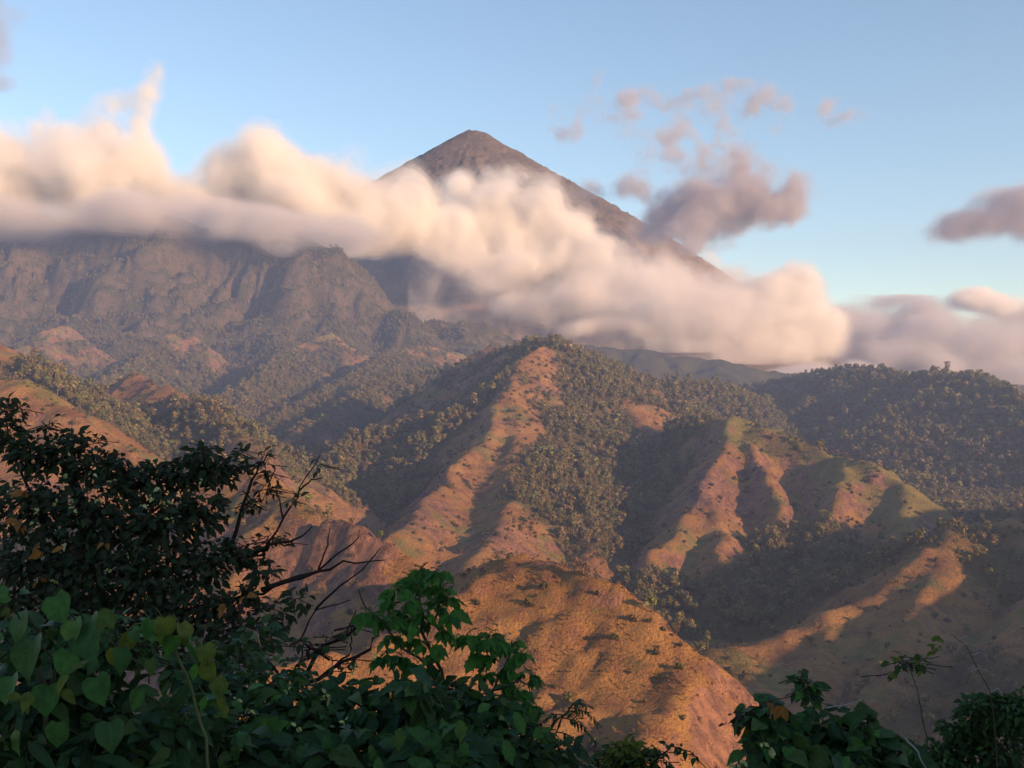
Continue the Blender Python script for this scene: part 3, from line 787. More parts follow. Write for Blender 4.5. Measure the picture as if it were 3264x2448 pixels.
def crown_np(r, lobes, n, h0, h1, w, leaf, squash=0.8):
    """leaf clumps on the skins of several lobes: an uneven crown with gaps"""
    L = []
    for _ in range(lobes):
        a = r.uniform(0, 6.283); q = math.sqrt(r.uniform(0, 1)) * w * 0.62
        z = r.uniform(h0, h1)
        fall = 1 - 0.45 * (z - h0) / (h1 - h0)
        L.append((np.array([math.cos(a) * q * fall, math.sin(a) * q * fall, z]), r.uniform(0.34, 0.55) * w))
    V = np.zeros((n * 4, 3)); F = np.arange(n * 4).reshape(n, 4)
    for i in range(n):
        c, rad = r.choice(L)
        d = np.array([r.gauss(0, 1), r.gauss(0, 1), r.gauss(0.25, 1)]); d /= np.linalg.norm(d)
        p = c + d * rad * r.uniform(0.75, 1.08) * np.array([1, 1, squash])
        nrm = d + np.array([r.gauss(0, .45), r.gauss(0, .45), r.gauss(0.2, .45)]); nrm /= np.linalg.norm(nrm)
        t = np.cross(nrm, [r.gauss(0, 1), r.gauss(0, 1), r.gauss(0, 1)]); t /= np.linalg.norm(t)
        b = np.cross(nrm, t); s = leaf * r.uniform(0.6, 1.35)
        k = r.uniform(0.55, 1.0)
        V[i * 4:i * 4 + 4] = [p - t * s, p + b * s * k - nrm * s * .2, p + t * s * r.uniform(.7, 1.1), p - b * s * k * r.uniform(.6, 1)]
    return V, F

def trunk_np(r, h, rad, limbs, w):
    parts = []
    lean = np.array([r.uniform(-.12, .12), r.uniform(-.12, .12)]) * h
    pts = [np.array([0, 0, -0.6])] + [np.array([lean[0] * t * t, lean[1] * t * t, h * t]) for t in (0.15, .45, .75, 1.0)]
    parts.append(tube_np(pts, [rad * 1.3, rad * 1.05, rad * .8, rad * .55, rad * .25], 5))
    for _ in range(limbs):
        t = r.uniform(.4, .9); a = r.uniform(0, 6.283)
        p = np.array([lean[0] * t * t, lean[1] * t * t, h * t])
        e = p + np.array([math.cos(a) * w * r.uniform(.4, .8), math.sin(a) * w * r.uniform(.4, .8), h * r.uniform(.12, .35)])
        parts.append(tube_np([p, (p + e) / 2 + np.array([0, 0, -.05 * h]), e], [rad * .5, rad * .35, rad * .12], 4))
    return join_np(parts)

PROTO = []      # (kind, crown mesh, trunk mesh)
def proto(kind, h, w, lobes, n, leaf, mat, h0, limbs=4, seed=1):
    r = random.Random(seed)
    cv, cf = crown_np(r, lobes, n, h * h0, h * 0.82, w, leaf)
    tv, tf = trunk_np(r, h * 0.8, 0.045 * h ** 0.85, limbs, w)
    PROTO.append((kind, mesh_np(kind + '_crown', cv, cf, mat, smooth=False), mesh_np(kind + '_trunk', tv, tf, M_bark), h, w))
for i in range(4): proto('broad_tree', 8.0 + i, 3.6 + .3 * i, 7, 190, 0.75, M_leaf, 0.45, seed=10 + i)
for i in range(2): proto('green_tree', 9.0, 3.4, 6, 190, 0.72, M_leafg, 0.4, seed=20 + i)
for i in range(2): proto('tall_tree', 13.0, 3.3, 7, 200, 0.75, M_leaf, 0.4, seed=30 + i)
for i in range(2): proto('dry_tree', 8.0, 3.0, 8, 120, 0.38, M_dry, 0.4, limbs=9, seed=40 + i)
def bush_proto(kind, w, n, leaf, mat, seed):
    r = random.Random(seed)
    cv, cf = crown_np(r, 5, n, 0.25 * w, 0.75 * w, w, leaf, 0.75)
    tv, tf = trunk_np(r, w * .7, 0.05 * w, 4, w * .6)
    PROTO.append((kind, mesh_np(kind + '_crown', cv, cf, mat, smooth=False), mesh_np(kind + '_trunk', tv, tf, M_bark), w * 1.2, w))
for i in range(3): bush_proto('bush', 1.3, 90, 0.28, M_scrub, 50 + i)
TREE_IDX = list(range(0, 10)); BUSH_IDX = [10, 11, 12]
KINDS = [p[0] for p in PROTO]

# source meshes for the woods, each crown and trunk in one mesh
SRC = bpy.data.collections.new('tree_sources')
def both(i):
    kind, c, t, h, w = PROTO[i]
    cv = np.zeros(len(c.vertices) * 3, np.float32); c.vertices.foreach_get('co', cv)
    tv = np.zeros(len(t.vertices) * 3, np.float32); t.vertices.foreach_get('co', tv)
    cf = np.zeros(len(c.loops), np.int32); c.loops.foreach_get('vertex_index', cf)
    tf = np.zeros(len(t.loops), np.int32); t.loops.foreach_get('vertex_index', tf)
    nc = len(cv) // 3
    f = np.concatenate([cf.reshape(-1, 4), tf.reshape(-1, 4) + nc])
    return mesh_np('source', np.concatenate([cv.reshape(-1, 3), tv.reshape(-1, 3)]), f, [c.materials[0], M_bark], smooth=False,
                   mat_idx=np.concatenate([np.zeros(len(cf) // 4), np.ones(len(tf) // 4)]))
for i in range(len(PROTO)):
    SRC.objects.link(bpy.data.objects.new('source_%02d' % i, both(i)))
TUFT = bpy.data.collections.new('tuft_sources')
for i in range(3):
    r = random.Random(70 + i)
    V = []; F = []
    for k in range(14):
        a = r.uniform(0, 6.283); q = r.uniform(0, .25); l = r.uniform(.5, 1.1)
        p = np.array([math.cos(a) * q, math.sin(a) * q, -.05]); e = p + np.array([math.cos(a) * l * .55, math.sin(a) * l * .55, l])
        s = np.array([-math.sin(a), math.cos(a), 0]) * 0.10
        V += [p - s, p + s, e]; F.append((k * 3, k * 3 + 1, k * 3 + 2))
    TUFT.objects.link(bpy.data.objects.new('tuft_%d' % i, mesh_np('tuft', np.array(V), np.array(F), M_tuft, smooth=False)))

def scatter(name, pts, rot, scl, idx, coll, label):
    me = bpy.data.meshes.new(name)
    me.vertices.add(len(pts)); me.vertices.foreach_set('co', np.asarray(pts, np.float32).ravel())
    add_attr(me, 'rotz', rot); add_attr(me, 'scl', scl)
    a = me.attributes.new('pick', 'INT', 'POINT'); a.data.foreach_set('value', np.asarray(idx, np.int32))
    o = link(bpy.data.objects.new(name, me))
    ng = bpy.data.node_groups.new(name, 'GeometryNodeTree')
    ng.interface.new_socket('Geometry', in_out='INPUT', socket_type='NodeSocketGeometry')
    ng.interface.new_socket('Geometry', in_out='OUTPUT', socket_type='NodeSocketGeometry')
    gi = ng.nodes.new('NodeGroupInput'); go = ng.nodes.new('NodeGroupOutput')
    ci = ng.nodes.new('GeometryNodeCollectionInfo')
    ci.inputs['Collection'].default_value = coll
    ci.inputs['Separate Children'].default_value = True
    ci.inputs['Reset Children'].default_value = True
    iop = ng.nodes.new('GeometryNodeInstanceOnPoints')
    def attr(nm, t):
        nd = ng.nodes.new('GeometryNodeInputNamedAttribute'); nd.data_type = t; nd.inputs['Name'].default_value = nm
        return nd.outputs['Attribute']
    cx = ng.nodes.new('ShaderNodeCombineXYZ'); ng.links.new(attr('rotz', 'FLOAT'), cx.inputs[2])
    er = ng.nodes.new('FunctionNodeEulerToRotation'); ng.links.new(cx.outputs[0], er.inputs[0])
    cs = ng.nodes.new('ShaderNodeCombineXYZ')
    sc = attr('scl', 'FLOAT')
    for i in range(3): ng.links.new(sc, cs.inputs[i])
    iop.inputs['Pick Instance'].default_value = True
    L = ng.links.new
    L(gi.outputs[0], iop.inputs['Points']); L(ci.outputs[0], iop.inputs['Instance'])
    L(attr('pick', 'INT'), iop.inputs['Instance Index']); L(er.outputs[0], iop.inputs['Rotation']); L(cs.outputs[0], iop.inputs['Scale'])
    L(iop.outputs[0], go.inputs[0])
    md = o.modifiers.new('scatter', 'NODES'); md.node_group = ng
    tag(o, label, None, kind='stuff')
    return o

def ground(x, y):
    x = np.asarray(x, float); y = np.asarray(y, float)
    return np.where(y > 764, Zm(x, y), np.where(x > 559, Zs(x, y), Zn(x, y)))

R = np.random.default_rng(11)
def candidates(n, y0, y1, pad=1.12):
    y = np.sqrt(R.uniform(y0 * y0, y1 * y1, n)); x = R.uniform(-1, 1, n) * (y * 0.467 * pad + 20)
    return x, y
# woods of the middle hills
x, y = candidates(180000, 480, 3600)
w = np.where(y > 764, Wm(x, y), Wn(x, y))
clump = fbm2(x / 26, y / 26, 3, 33.0)
acc = R.uniform(0, 1, len(x)) < np.clip((w - 0.22 + 0.35 * clump) * 1.15, 0, 0.85) * np.clip(0.35 + y / 3000, 0.45, 1)
x, y = x[acc], y[acc]; w = w[acc]
tree_xy = np.stack([x, y], 1)
gr = np.where(y > 764, Gm(x, y), Gn(x, y))
pick = R.choice([0, 1, 2, 3, 0, 1, 2, 3, 6, 7], len(x))
pick = np.where((gr > 0.5) & (R.uniform(0, 1, len(x)) < .5), R.choice([4, 5], len(x)), pick)
dry = (w < 0.45) & (R.uniform(0, 1, len(x)) < 0.3)
pick = np.where(dry, R.choice([8, 9], len(x)), pick)
scl = (0.34 + 1.1 * R.uniform(0, 1, len(x)) ** 1.6) * np.where(w > .6, 1.0, 0.75) * (0.8 + np.clip(y / 2600, 0, .75)) * np.where(R.uniform(0, 1, len(x)) < .12, 1.35, 1)
tz = ground(x, y) - 0.3
trees = dict(p=np.stack([x, y, tz], 1), rot=R.uniform(0, 6.28, len(x)), scl=scl, pick=pick)
# scrub on the open slopes
x, y = candidates(95000, 230, 2400)
w = np.where(y > 764, Wm(x, y), Wn(x, y))
clump = fbm2(x / 34, y / 34, 3, 51.0)
acc = R.uniform(0, 1, len(x)) < np.clip(0.24 + 1.3 * clump + 0.6 * w, 0.03, 0.95) * np.where(y < 760, np.clip(300 / y, .25, .9), .75)
x, y = x[acc], y[acc]
bush = dict(p=np.stack([x, y, ground(x, y) - .1], 1), rot=R.uniform(0, 6.28, len(x)), scl=(0.3 + 1.9 * R.uniform(0, 1, len(x)) ** 3) * (0.8 + y / 1500), pick=R.choice(BUSH_IDX, len(x)))
# tufts of dry grass on the near hill
x, y = candidates(90000, 240, 700)
acc = (R.uniform(0, 1, len(x)) < np.clip(0.3 + 1.5 * fbm2(x / 22, y / 22, 4, 61.0), .02, 1))
x, y = x[acc], y[acc]

# those that show largest, seen from the viewpoint, stand as single trees and bushes
def visible(p, top):
    q = p + np.array([0, 0, 1.0]) * top[:, None]
    ok = np.ones(len(q), bool)
    for t in np.linspace(0.1, 0.985, 90):
        s = q * t
        far = s[:, 1] > 60
        ok &= ~(far & (ground(s[:, 0], s[:, 1]) > s[:, 2] + 0.3))
    u = 512 + q[:, 0] / q[:, 1] * FPX; v = 384 - q[:, 2] / q[:, 1] * FPX
    return ok & (u > 4) & (u < 1020) & (v < 764) & (v > 0)

AREAS = [('dry orange hill', P(560, 620, 430)), ('rocky knob ridge', P(330, 540, 590)), ('bare pointed peak', P(40, 400, 1030)), ('central wooded ridge', P(520, 470, 1400)),
         ('central wooded ridge', P(560, 370, 1950)), ('spur beside the central ridge', P(390, 440, 1720)), ('bare middle hill with the shaded gullies', P(720, 480, 1320)),
         ('grassy green-topped hill', P(870, 490, 1280)), ('low ridge with the sunlit patch', P(900, 590, 860)), ('low ridge with the sunlit patch', P(820, 660, 760)), ('dark wooded ridge under the grey cloud bank', P(900, 400, 2300)),
         ('dark wooded ridge under the grey cloud bank', P(990, 440, 1900)), ('foothills below the cliff', P(200, 400, 2200)), ('foothills below the cliff', P(300, 400, 2800)), ('shaded valley between the hills', P(640, 560, 1150))]
def area(p):
    d = [np.hypot(p[0] - a[1][0], p[1] - a[1][1]) for a in AREAS]
    return AREAS[int(np.argmin(d))][0]
LOOK = {'broad_tree': ('broad olive tree', 'tree'), 'green_tree': ('round green tree', 'tree'), 'tall_tree': ('tall slim tree', 'tree'), 'dry_tree': ('dry twiggy tree', 'tree'), 'bush': ('low brownish bush', 'bush')}
def single(D, count):
    hgt = np.array([PROTO[k][3] for k in D['pick']]) * D['scl']
    app = hgt / D['p'][:, 1]
    order = np.argsort(-app)[:count * 5]
    vis = visible(D['p'][order], hgt[order] * .8)
    chosen = order[vis][:count]
    for i in chosen:
        kind, cm, tm, h, w = PROTO[D['pick'][i]]
        e = link(bpy.data.objects.new(kind, None))
        e.empty_display_size = 0.5
        e.location = D['p'][i]; e.rotation_euler = (0, 0, D['rot'][i]); e.scale = (D['scl'][i],) * 3
        a = area(D['p'][i]); lk = LOOK[kind]
        rel = D['scl'][i] / (0.8 + D['p'][i][1] / 2600)
        size = 'large ' if rel > 1.15 else 'small ' if rel < 0.7 else ''
        near = np.sum(np.hypot(ALL[:, 0] - D['p'][i][0], ALL[:, 1] - D['p'][i][1]) < 16) - 1
        comp = ', standing alone' if near < 1 else ', with few neighbours' if near < 3 else ', in a clump'
        verb = 'on the' if 'foothills' not in a and 'valley' not in a else 'in the'
        tag(e, '%s%s %s %s%s' % (size, lk[0], verb, a.split(' under ')[0], comp), lk[1], '%s on the %s' % (lk[0].replace('bush', 'bushes').replace('tree', 'trees'), a))
        link(bpy.data.objects.new('trunk', tm), e); link(bpy.data.objects.new('crown', cm), e)
    m = np.ones(len(D['p']), bool); m[chosen] = False
    return {k: v[m] for k, v in D.items()}
# trees that stand out on the crests
def lone(px, py, y, kind, s):
    yy = y + np.linspace(-.12, .12, 49) * y; xx = (px - 512) / FPX * yy      # stand it on the crest
    y = float(yy[np.argmax(ground(xx, yy) / yy)]) - 1.5
    p = P(px, py, y)
    i = R.choice([k for k in range(len(PROTO)) if KINDS[k] == kind])
    return (p[0], p[1], float(ground(p[0], p[1])) - .3), R.uniform(0, 6.28), s, i
L1 = [lone(652, 620, 409, 'green_tree', .75), lone(575, 572, 452, 'dry_tree', 1.0), (lone(585, 578, 447, 'dry_tree', .9)), lone(597, 583, 440, 'dry_tree', .7),
      lone(497, 562, 490, 'dry_tree', .8), lone(505, 560, 487, 'dry_tree', .6), lone(553, 345, 1965, 'broad_tree', 1.6), lone(561, 348, 2000, 'broad_tree', 1.3),
      lone(733, 418, 1510, 'tall_tree', .8), lone(743, 417, 1500, 'broad_tree', .9), lone(838, 455, 1385, 'dry_tree', 1.3), lone(832, 456, 1392, 'dry_tree', 1.1), lone(846, 455, 1372, 'dry_tree', 1.0),
      lone(955, 520, 1240, 'broad_tree', .9), lone(970, 520, 1240, 'broad_tree', 1.1), lone(985, 519, 1250, 'dry_tree', 1.3), lone(1000, 517, 1262, 'broad_tree', 1.4), lone(1012, 515, 1275, 'dry_tree', 1.4), lone(380, 535, 570, 'green_tree', .7)]
for k in range(34):
    u = R.choice([R.uniform(470, 610), R.uniform(560, 600), R.uniform(610, 740)])
    L1.append(lone(u, 580, 430, R.choice(['bush', 'bush', 'dry_tree', 'bush']), R.uniform(.35, .8)))
for k in range(46):
    u = R.uniform(770, 1018)
    crest = np.interp(u, [735, 790, 850, 912, 975, 1024], [3000, 2800, 2600, 2400, 2200, 2050])
    L1.append(lone(u, 376, crest + R.uniform(-8, 8), R.choice(['broad_tree', 'tall_tree', 'broad_tree']), R.uniform(.7, 1.5)))
for k in range(26):
    u = R.uniform(520, 640)
    L1.append(lone(u, 350, np.interp(u, [520, 548, 565, 590, 620, 655], [1900, 1960, 2020, 2100, 2200, 2300]), 'broad_tree', R.uniform(.5, 1.0)))
LO = dict(p=np.array([l[0] for l in L1]), rot=np.array([l[1] for l in L1]), scl=np.array([l[2] for l in L1]), pick=np.array([l[3] for l in L1]))
ALL = np.concatenate([LO['p'], trees['p'], bush['p']])
rest0 = single(LO, 125)
rest1 = single(trees, 200)
rest2 = single(bush, 110)
tr = {k: np.concatenate([rest0[k], rest1[k]]) for k in rest1}
scatter('woodland', tr['p'], tr['rot'], tr['scl'], tr['pick'], SRC, 'mixed olive woodland covering the middle hills and ridges')
scatter('scrub', rest2['p'], rest2['rot'], rest2['scl'], rest2['pick'], SRC, 'brown scrub dotted over the dry open slopes')
scatter('dry_grass', np.stack([x, y, ground(x, y) - .05], 1), R.uniform(0, 6.28, len(x)), (.3 + 1.2 * R.uniform(0, 1, len(x)) ** 2), R.integers(0, 3, len(x)), TUFT, 'dry orange grass tufts on the near hill')
# far woods under the cliff
y = np.sqrt(R.uniform(3670 ** 2, 4900 ** 2, 60000)); x = np.minimum(R.uniform(-1, .15, 60000) * y * 0.52, 405 - R.uniform(0, 300, 60000))
st = Sc(x, y)
acc = R.uniform(0, 1, len(x)) < np.clip(1.0 - 0.62 * st + 0.5 * fbm2(x / 90, y / 90, 3, 71.0), 0.04, 1)
x, y = x[acc], y[acc]
scatter('cliff_woodland', np.stack([x, y, Zc(x, y) - .5], 1), R.uniform(0, 6.28, len(x)), R.uniform(.8, 1.6, len(x)), R.choice([0, 1, 2, 3, 6], len(x)), SRC, 'dark far-off woodland clinging to the cliff and its foot')
# ------------------------------------------------------------------ plants close by, in the shade
def leaf_np(kind, var=0):
    r = random.Random(var * 31 + len(kind)); sx, sy = r.uniform(.85, 1.15), r.uniform(.85, 1.15)
    bend, cup, skew = r.uniform(.05, .5), r.uniform(-.05, .45), r.uniform(-.12, .12)
    prof = {'heart': [(-.08, .28), (0.05, .44), (.24, .54), (.46, .54), (.66, .43), (.84, .24), (.95, .09), (1.04, .004)],
            'ovate': [(0, .03), (.16, .22), (.36, .31), (.58, .28), (.80, .15), (1.0, .005)],
            'lance': [(0, .02), (.25, .12), (.5, .145), (.75, .10), (1.0, .004)],
            'small': [(0, .06), (.35, .34), (.7, .24), (1.0, .01)],
            'lobed': [(0, .05), (.14, .24), (.25, .20), (.42, .33), (.53, .25), (.68, .26), (.77, .15), (1.0, .005)]}[kind]
    V = []; F = []
    for i, (y, w) in enumerate(prof):
        mid_y = 0.0 if (kind == 'heart' and i == 0) else y
        droop = -bend * max(y, 0) ** 2; k = skew * y * y
        wl = w * sx * r.uniform(.88, 1.1); wr = w * sx * r.uniform(.88, 1.1)
        V += [(-wl + k, y * sy, droop + cup * wl + r.uniform(-.03, .03)), (k, mid_y * sy, droop), (wr + k, y * sy, droop + cup * wr + r.uniform(-.03, .03))]
        if i:
            a = (i - 1) * 3; b = i * 3
            F += [(a, a + 1, b + 1, b), (a + 1, a + 2, b + 2, b + 1)]
    return np.array(V, float), np.array(F)
LEAF = {(k, v): leaf_np(k, v) for k in ('heart', 'ovate', 'lance', 'small', 'lobed') for v in range(5)}
def leaf_attrs(me, ys):
    n = len(me.vertices)
    add_attr(me, 'edge', np.tile([1.0, 0.0, 1.0], n // 3)); add_attr(me, 'along', ys)
def leaf_frame(d, up, roll=0.0):
    """rows: right, tip direction, normal"""
    d = d / (np.linalg.norm(d) + 1e-9)
    r = np.cross(d, up); r /= np.linalg.norm(r) + 1e-9
    nn = np.cross(r, d)
    c, s = math.cos(roll), math.sin(roll)
    return np.stack([r * c + nn * s, d, nn * c - r * s])

def leafy(name, cols, transl=0.3, vary=0.35):
    return foliage_mat(name, cols, transl=transl, rough=0.5, vary=vary, spec=0.14, mixi=1.0, mottle=35.0, veins=True)
ML = dict(vine=leafy('dark_vine_leaves', [(0.0214, 0.0392, 0.0178), (0.0357, 0.0606, 0.0214), (0.0535, 0.0713, 0.025), (0.0392, 0.0392, 0.0214), (0.0285, 0.0499, 0.0285)]),
          brown=leafy('withered_leaves', [(0.06, 0.035, 0.022), (0.045, 0.028, 0.02), (0.085, 0.045, 0.022)]),
          orange=leafy('orange_dead_leaves', [(0.36, 0.13, 0.02), (0.30, 0.11, 0.03), (0.42, 0.17, 0.03)]),
          yellow=leafy('pale_yellow_petals', [(0.55, 0.52, 0.18), (0.45, 0.47, 0.14), (0.62, 0.58, 0.30)]),
          broad=leafy('broad_green_leaves', [(0.0479, 0.1436, 0.0319), (0.0766, 0.1835, 0.0287), (0.0383, 0.1053, 0.0319), (0.1196, 0.1993, 0.0287)]),
          mass=leafy('shrub_leaves', [(0.0255, 0.0734, 0.0255), (0.0479, 0.1053, 0.0255), (0.0287, 0.0798, 0.0383), (0.0718, 0.1148, 0.0223), (0.0175, 0.0479, 0.0191)]),
          lime=leafy('yellow_green_leaves', [(0.12, 0.156, 0.0216), (0.156, 0.18, 0.024), (0.096, 0.144, 0.0216)], transl=0.4),
          bright=leafy('sapling_leaves', [(0.0438, 0.1562, 0.025), (0.0688, 0.2, 0.0275), (0.0938, 0.2375, 0.0312), (0.0375, 0.125, 0.025)], transl=0.4),
          dome=leafy('fine_shrub_leaves', [(0.0286, 0.078, 0.0156), (0.0455, 0.1105, 0.0182), (0.0234, 0.0585, 0.0182)]))
M_twig = plain_mat('dark_twig_bark', (0.035, 0.022, 0.018), scale=40)
M_stem = plain_mat('green_brown_stem', (0.07, 0.06, 0.03), scale=40)
M_pale = plain_mat('pale_dry_stalk', (0.42, 0.36, 0.36), scale=40)
M_palegreen = plain_mat('pale_green_stem', (0.16, 0.16, 0.06), scale=40)

def ground1(x, y): return float(land(np.array([[x]]), np.array([[y]]))[0, 0])

class Plant:
    def __init__(s, name, label, cat, px, y, group=None):
        b = P(px, 384, y)
        s.base = np.array([b[0], b[1], float(Zn(b[0], b[1]))])
        s.o = link(bpy.data.objects.new(name, None))
        s.o.location = s.base; s.o.empty_display_size = 0.1
        tag(s.o, label, cat, group)
        s.leaves = []        # (size, pos, frame, kind, mat)
        s.twigs = {}
        s.limbs = []
        s.r = random.Random(int(px * 7 + y * 100))
    def tube(s, pts, r0, r1, mat, part='branch', own=True, k=6):
        pts = np.array(pts, float) - s.base
        # smooth the run a little
        q = [pts[0]]
        for a, b in zip(pts[:-1], pts[1:]):
            q += [a * .67 + b * .33, a * .33 + b * .67] if len(pts) > 2 else []
            q.append(b)
        n = len(q)
        jit = np.array([[s.r.gauss(0, 1) for _ in range(3)] for _ in q]) * r0 * 0.5
        jit[0] = 0; jit[-1] = 0
        v, f = tube_np(np.array(q) + jit, [r0 + (r1 - r0) * (i / (n - 1)) ** .8 for i in range(n)], k)
        if own:
            s.limbs.append((link(bpy.data.objects.new(part, mesh_np(part, v, f, mat)), s.o), v[::k]))
        else:
            s.twigs.setdefault((part, mat.name), (mat, []))[1].append((v, f))
    def leaf(s, pos, d, up, size, kind, mat, roll=0.0):
        s.leaves.append((size, np.asarray(pos, float) - s.base, leaf_frame(np.asarray(d, float), np.asarray(up, float), roll), (kind, s.r.randrange(5)), mat))
    def cluster(s, px, py, y, rpx, n, kind, size, mat, flat=0.8, droop=0.35, twig=None, face=0.5, depth=1.0, tw=3):
        c = P(px, py, y); R0 = rpx * y / FPX; r = s.r
        for i in range(n):
            d = np.array([r.gauss(0, 1), r.gauss(0, 1) * depth, r.gauss(0.15, 1)]); d /= np.linalg.norm(d)
            q = r.random() ** 0.45
            p = c + d * q * R0 * np.array([1, depth, flat])
            out = d * np.array([1, 1, .5]) + np.array([r.gauss(0, .5), r.gauss(0, .5) - face * .4, r.gauss(-droop, .4)])
            up = np.array([r.gauss(0, .45), r.gauss(-face, .4), 1.0])
            m = mat if isinstance(mat, str) else r.choice(mat)
            s.leaf(p, out, up, size * r.uniform(.6, 1.25), kind, m, r.gauss(0, .35))
            if twig is not None and i % tw == 0:
                s.tube([c + (p - c) * .1 + np.array([r.gauss(0, .1), r.gauss(0, .1), -R0 * .3]), (c + p) / 2 + np.array([0, 0, .05 * R0]), p], 0.0035, 0.0015, twig, 'twig', own=False, k=4)
    def compound(s, pos, d, length, n, kind, size, mat, stem, droop=0.5, palm=False):
        """a leaf of many leaflets on one stalk"""
        r = s.r; d = np.asarray(d, float) / np.linalg.norm(d); pos = np.asarray(pos, float)
        side = np.cross(d, [0, 0, 1.0]); side /= np.linalg.norm(side) + 1e-9
        pts = [pos + d * length * t - np.array([0, 0, droop * length * t * t]) for t in (0, .33, .66, 1.0)]
        s.tube(pts, 0.003, 0.0015, stem, 'leaf_stalk', own=False, k=4)
        if palm:
            e = pts[-1]
            for k in range(n):
                a = (k / (n - 1) - .5) * 2.6
                dd = d * math.cos(a) + side * math.sin(a) + np.array([0, 0, -droop * r.uniform(.5, 1.3)])
                s.leaf(e, dd, np.array([r.gauss(0, .25), r.gauss(-.3, .25), 1]), size * (1 - .25 * abs(a)) * r.uniform(.85, 1.15), kind, mat, r.gauss(0, .2))
        else:
            for k in range(n):
                t = .25 + .75 * k / (n - 1)
                p = pos + d * length * t - np.array([0, 0, droop * length * t * t])
                for sd in (-1, 1):
                    dd = side * sd + d * .45 + np.array([0, 0, -.35 * r.uniform(.4, 1.4)])
                    s.leaf(p, dd, np.array([0, -.2, 1]), size * (1 - .35 * t) * r.uniform(.85, 1.1), kind, mat, r.gauss(0, .15))
            s.leaf(pts[-1], d - np.array([0, 0, droop]), np.array([0, -.2, 1]), size * .7, kind, mat)
    def done(s, own=150):
        """the leaves that show largest are pieces of their own, the rest one mass of foliage"""
        def showing(L):
            p = L[1] + s.base
            u = 512 + p[0] / p[1] * FPX; v = 384 - p[2] / p[1] * FPX
            inside = -20 < u < 1044 and v < 790
            return (L[0] / p[1]) * (1.0 if inside else 0.0) * (1.15 - 0.25 * (p[1] - s.base[1]))
        L = sorted(s.leaves, key=showing, reverse=True)
        cache = {}
        for size, p, fr, kind, mat in L[:own]:
            me = cache.get((kind, mat))
            if me is None:
                v, f = LEAF[kind]
                me = cache[(kind, mat)] = mesh_np('leaf', v, f, ML[mat]); leaf_attrs(me, v[:, 1])
            lim = min(s.limbs, key=lambda q: float(np.min(np.sum((q[1] - p) ** 2, 1))))[0] if s.limbs else s.o
            o = link(bpy.data.objects.new('leaf', me), lim)
            M = Matrix(((fr[0][0], fr[1][0], fr[2][0]), (fr[0][1], fr[1][1], fr[2][1]), (fr[0][2], fr[1][2], fr[2][2])))
            o.location = p; o.rotation_euler = M.to_euler(); o.scale = (size,) * 3
        by = {}
        for l in L[own:]: by.setdefault(l[4], []).append(l)
        for mat, ls in by.items():
            parts = []; ys = []
            for size, p, fr, kind, _ in ls:
                v, f = LEAF[kind]
                parts.append((v * size @ fr + p, f)); ys.append(v[:, 1])
            v, f = join_np(parts)
            me = mesh_np('foliage', v, f, ML[mat]); leaf_attrs(me, np.concatenate(ys))
            o = link(bpy.data.objects.new('foliage', me), s.o)
            o['kind'] = 'stuff'
        for (part, _), (mat, lst) in s.twigs.items():
            v, f = join_np(lst)
            o = link(bpy.data.objects.new(part, mesh_np(part, v, f, mat)), s.o)
            if len(lst) > 1: o['kind'] = 'stuff'

# --- the tall tree smothered in vines at the left
t = Plant('vine_covered_tree', 'tall dark tree smothered in small-leaved vines with orange dead leaves', 'tree', 60, 9.3)
t.tube([t.base - [0, 0, .3], P(70, 700, 9.2), P(85, 590, 9.1), P(95, 520, 9.0), P(70, 460, 9.0)], 0.16, 0.03, M_twig, 'trunk', k=8)
for pts in ([(90, 570, 9.1), (140, 520, 9.0), (190, 480, 9.0), (212, 458, 9.0)], [(88, 580, 9.1), (40, 520, 8.9), (12, 450, 8.9), (4, 405, 9)], [(95, 600, 9.1), (160, 585, 8.9), (225, 560, 8.9), (262, 556, 8.9), (284, 516, 9.0), (302, 488, 9.0), (320, 455, 9.0)],
            [(283, 518, 9.0), (279, 500, 9.0), (276, 485, 9.05)], [(300, 490, 9.0), (312, 480, 8.95), (322, 478, 8.9)],
            [(100, 640, 9.0), (160, 612, 8.8), (215, 604, 8.7), (262, 590, 8.6), (318, 570, 8.5), (348, 548, 8.5), (360, 530, 8.5)], [(262, 590, 8.6), (305, 577, 8.5), (345, 562, 8.45), (385, 560, 8.4)], [(318, 570, 8.5), (328, 545, 8.5), (330, 528, 8.5)],
            [(225, 560, 8.9), (240, 520, 8.9), (252, 480, 9), (262, 462, 9), (272, 450, 9)], [(245, 505, 8.9), (262, 500, 8.9), (275, 470, 8.9)], [(252, 555, 8.9), (272, 545, 8.8), (296, 540, 8.8), (312, 526, 8.8)]):
    t.tube([P(*p) for p in pts], 0.022 if len(pts) > 3 else 0.009, 0.004, M_twig, 'branch')
dark = ['vine'] * 8 + ['brown']
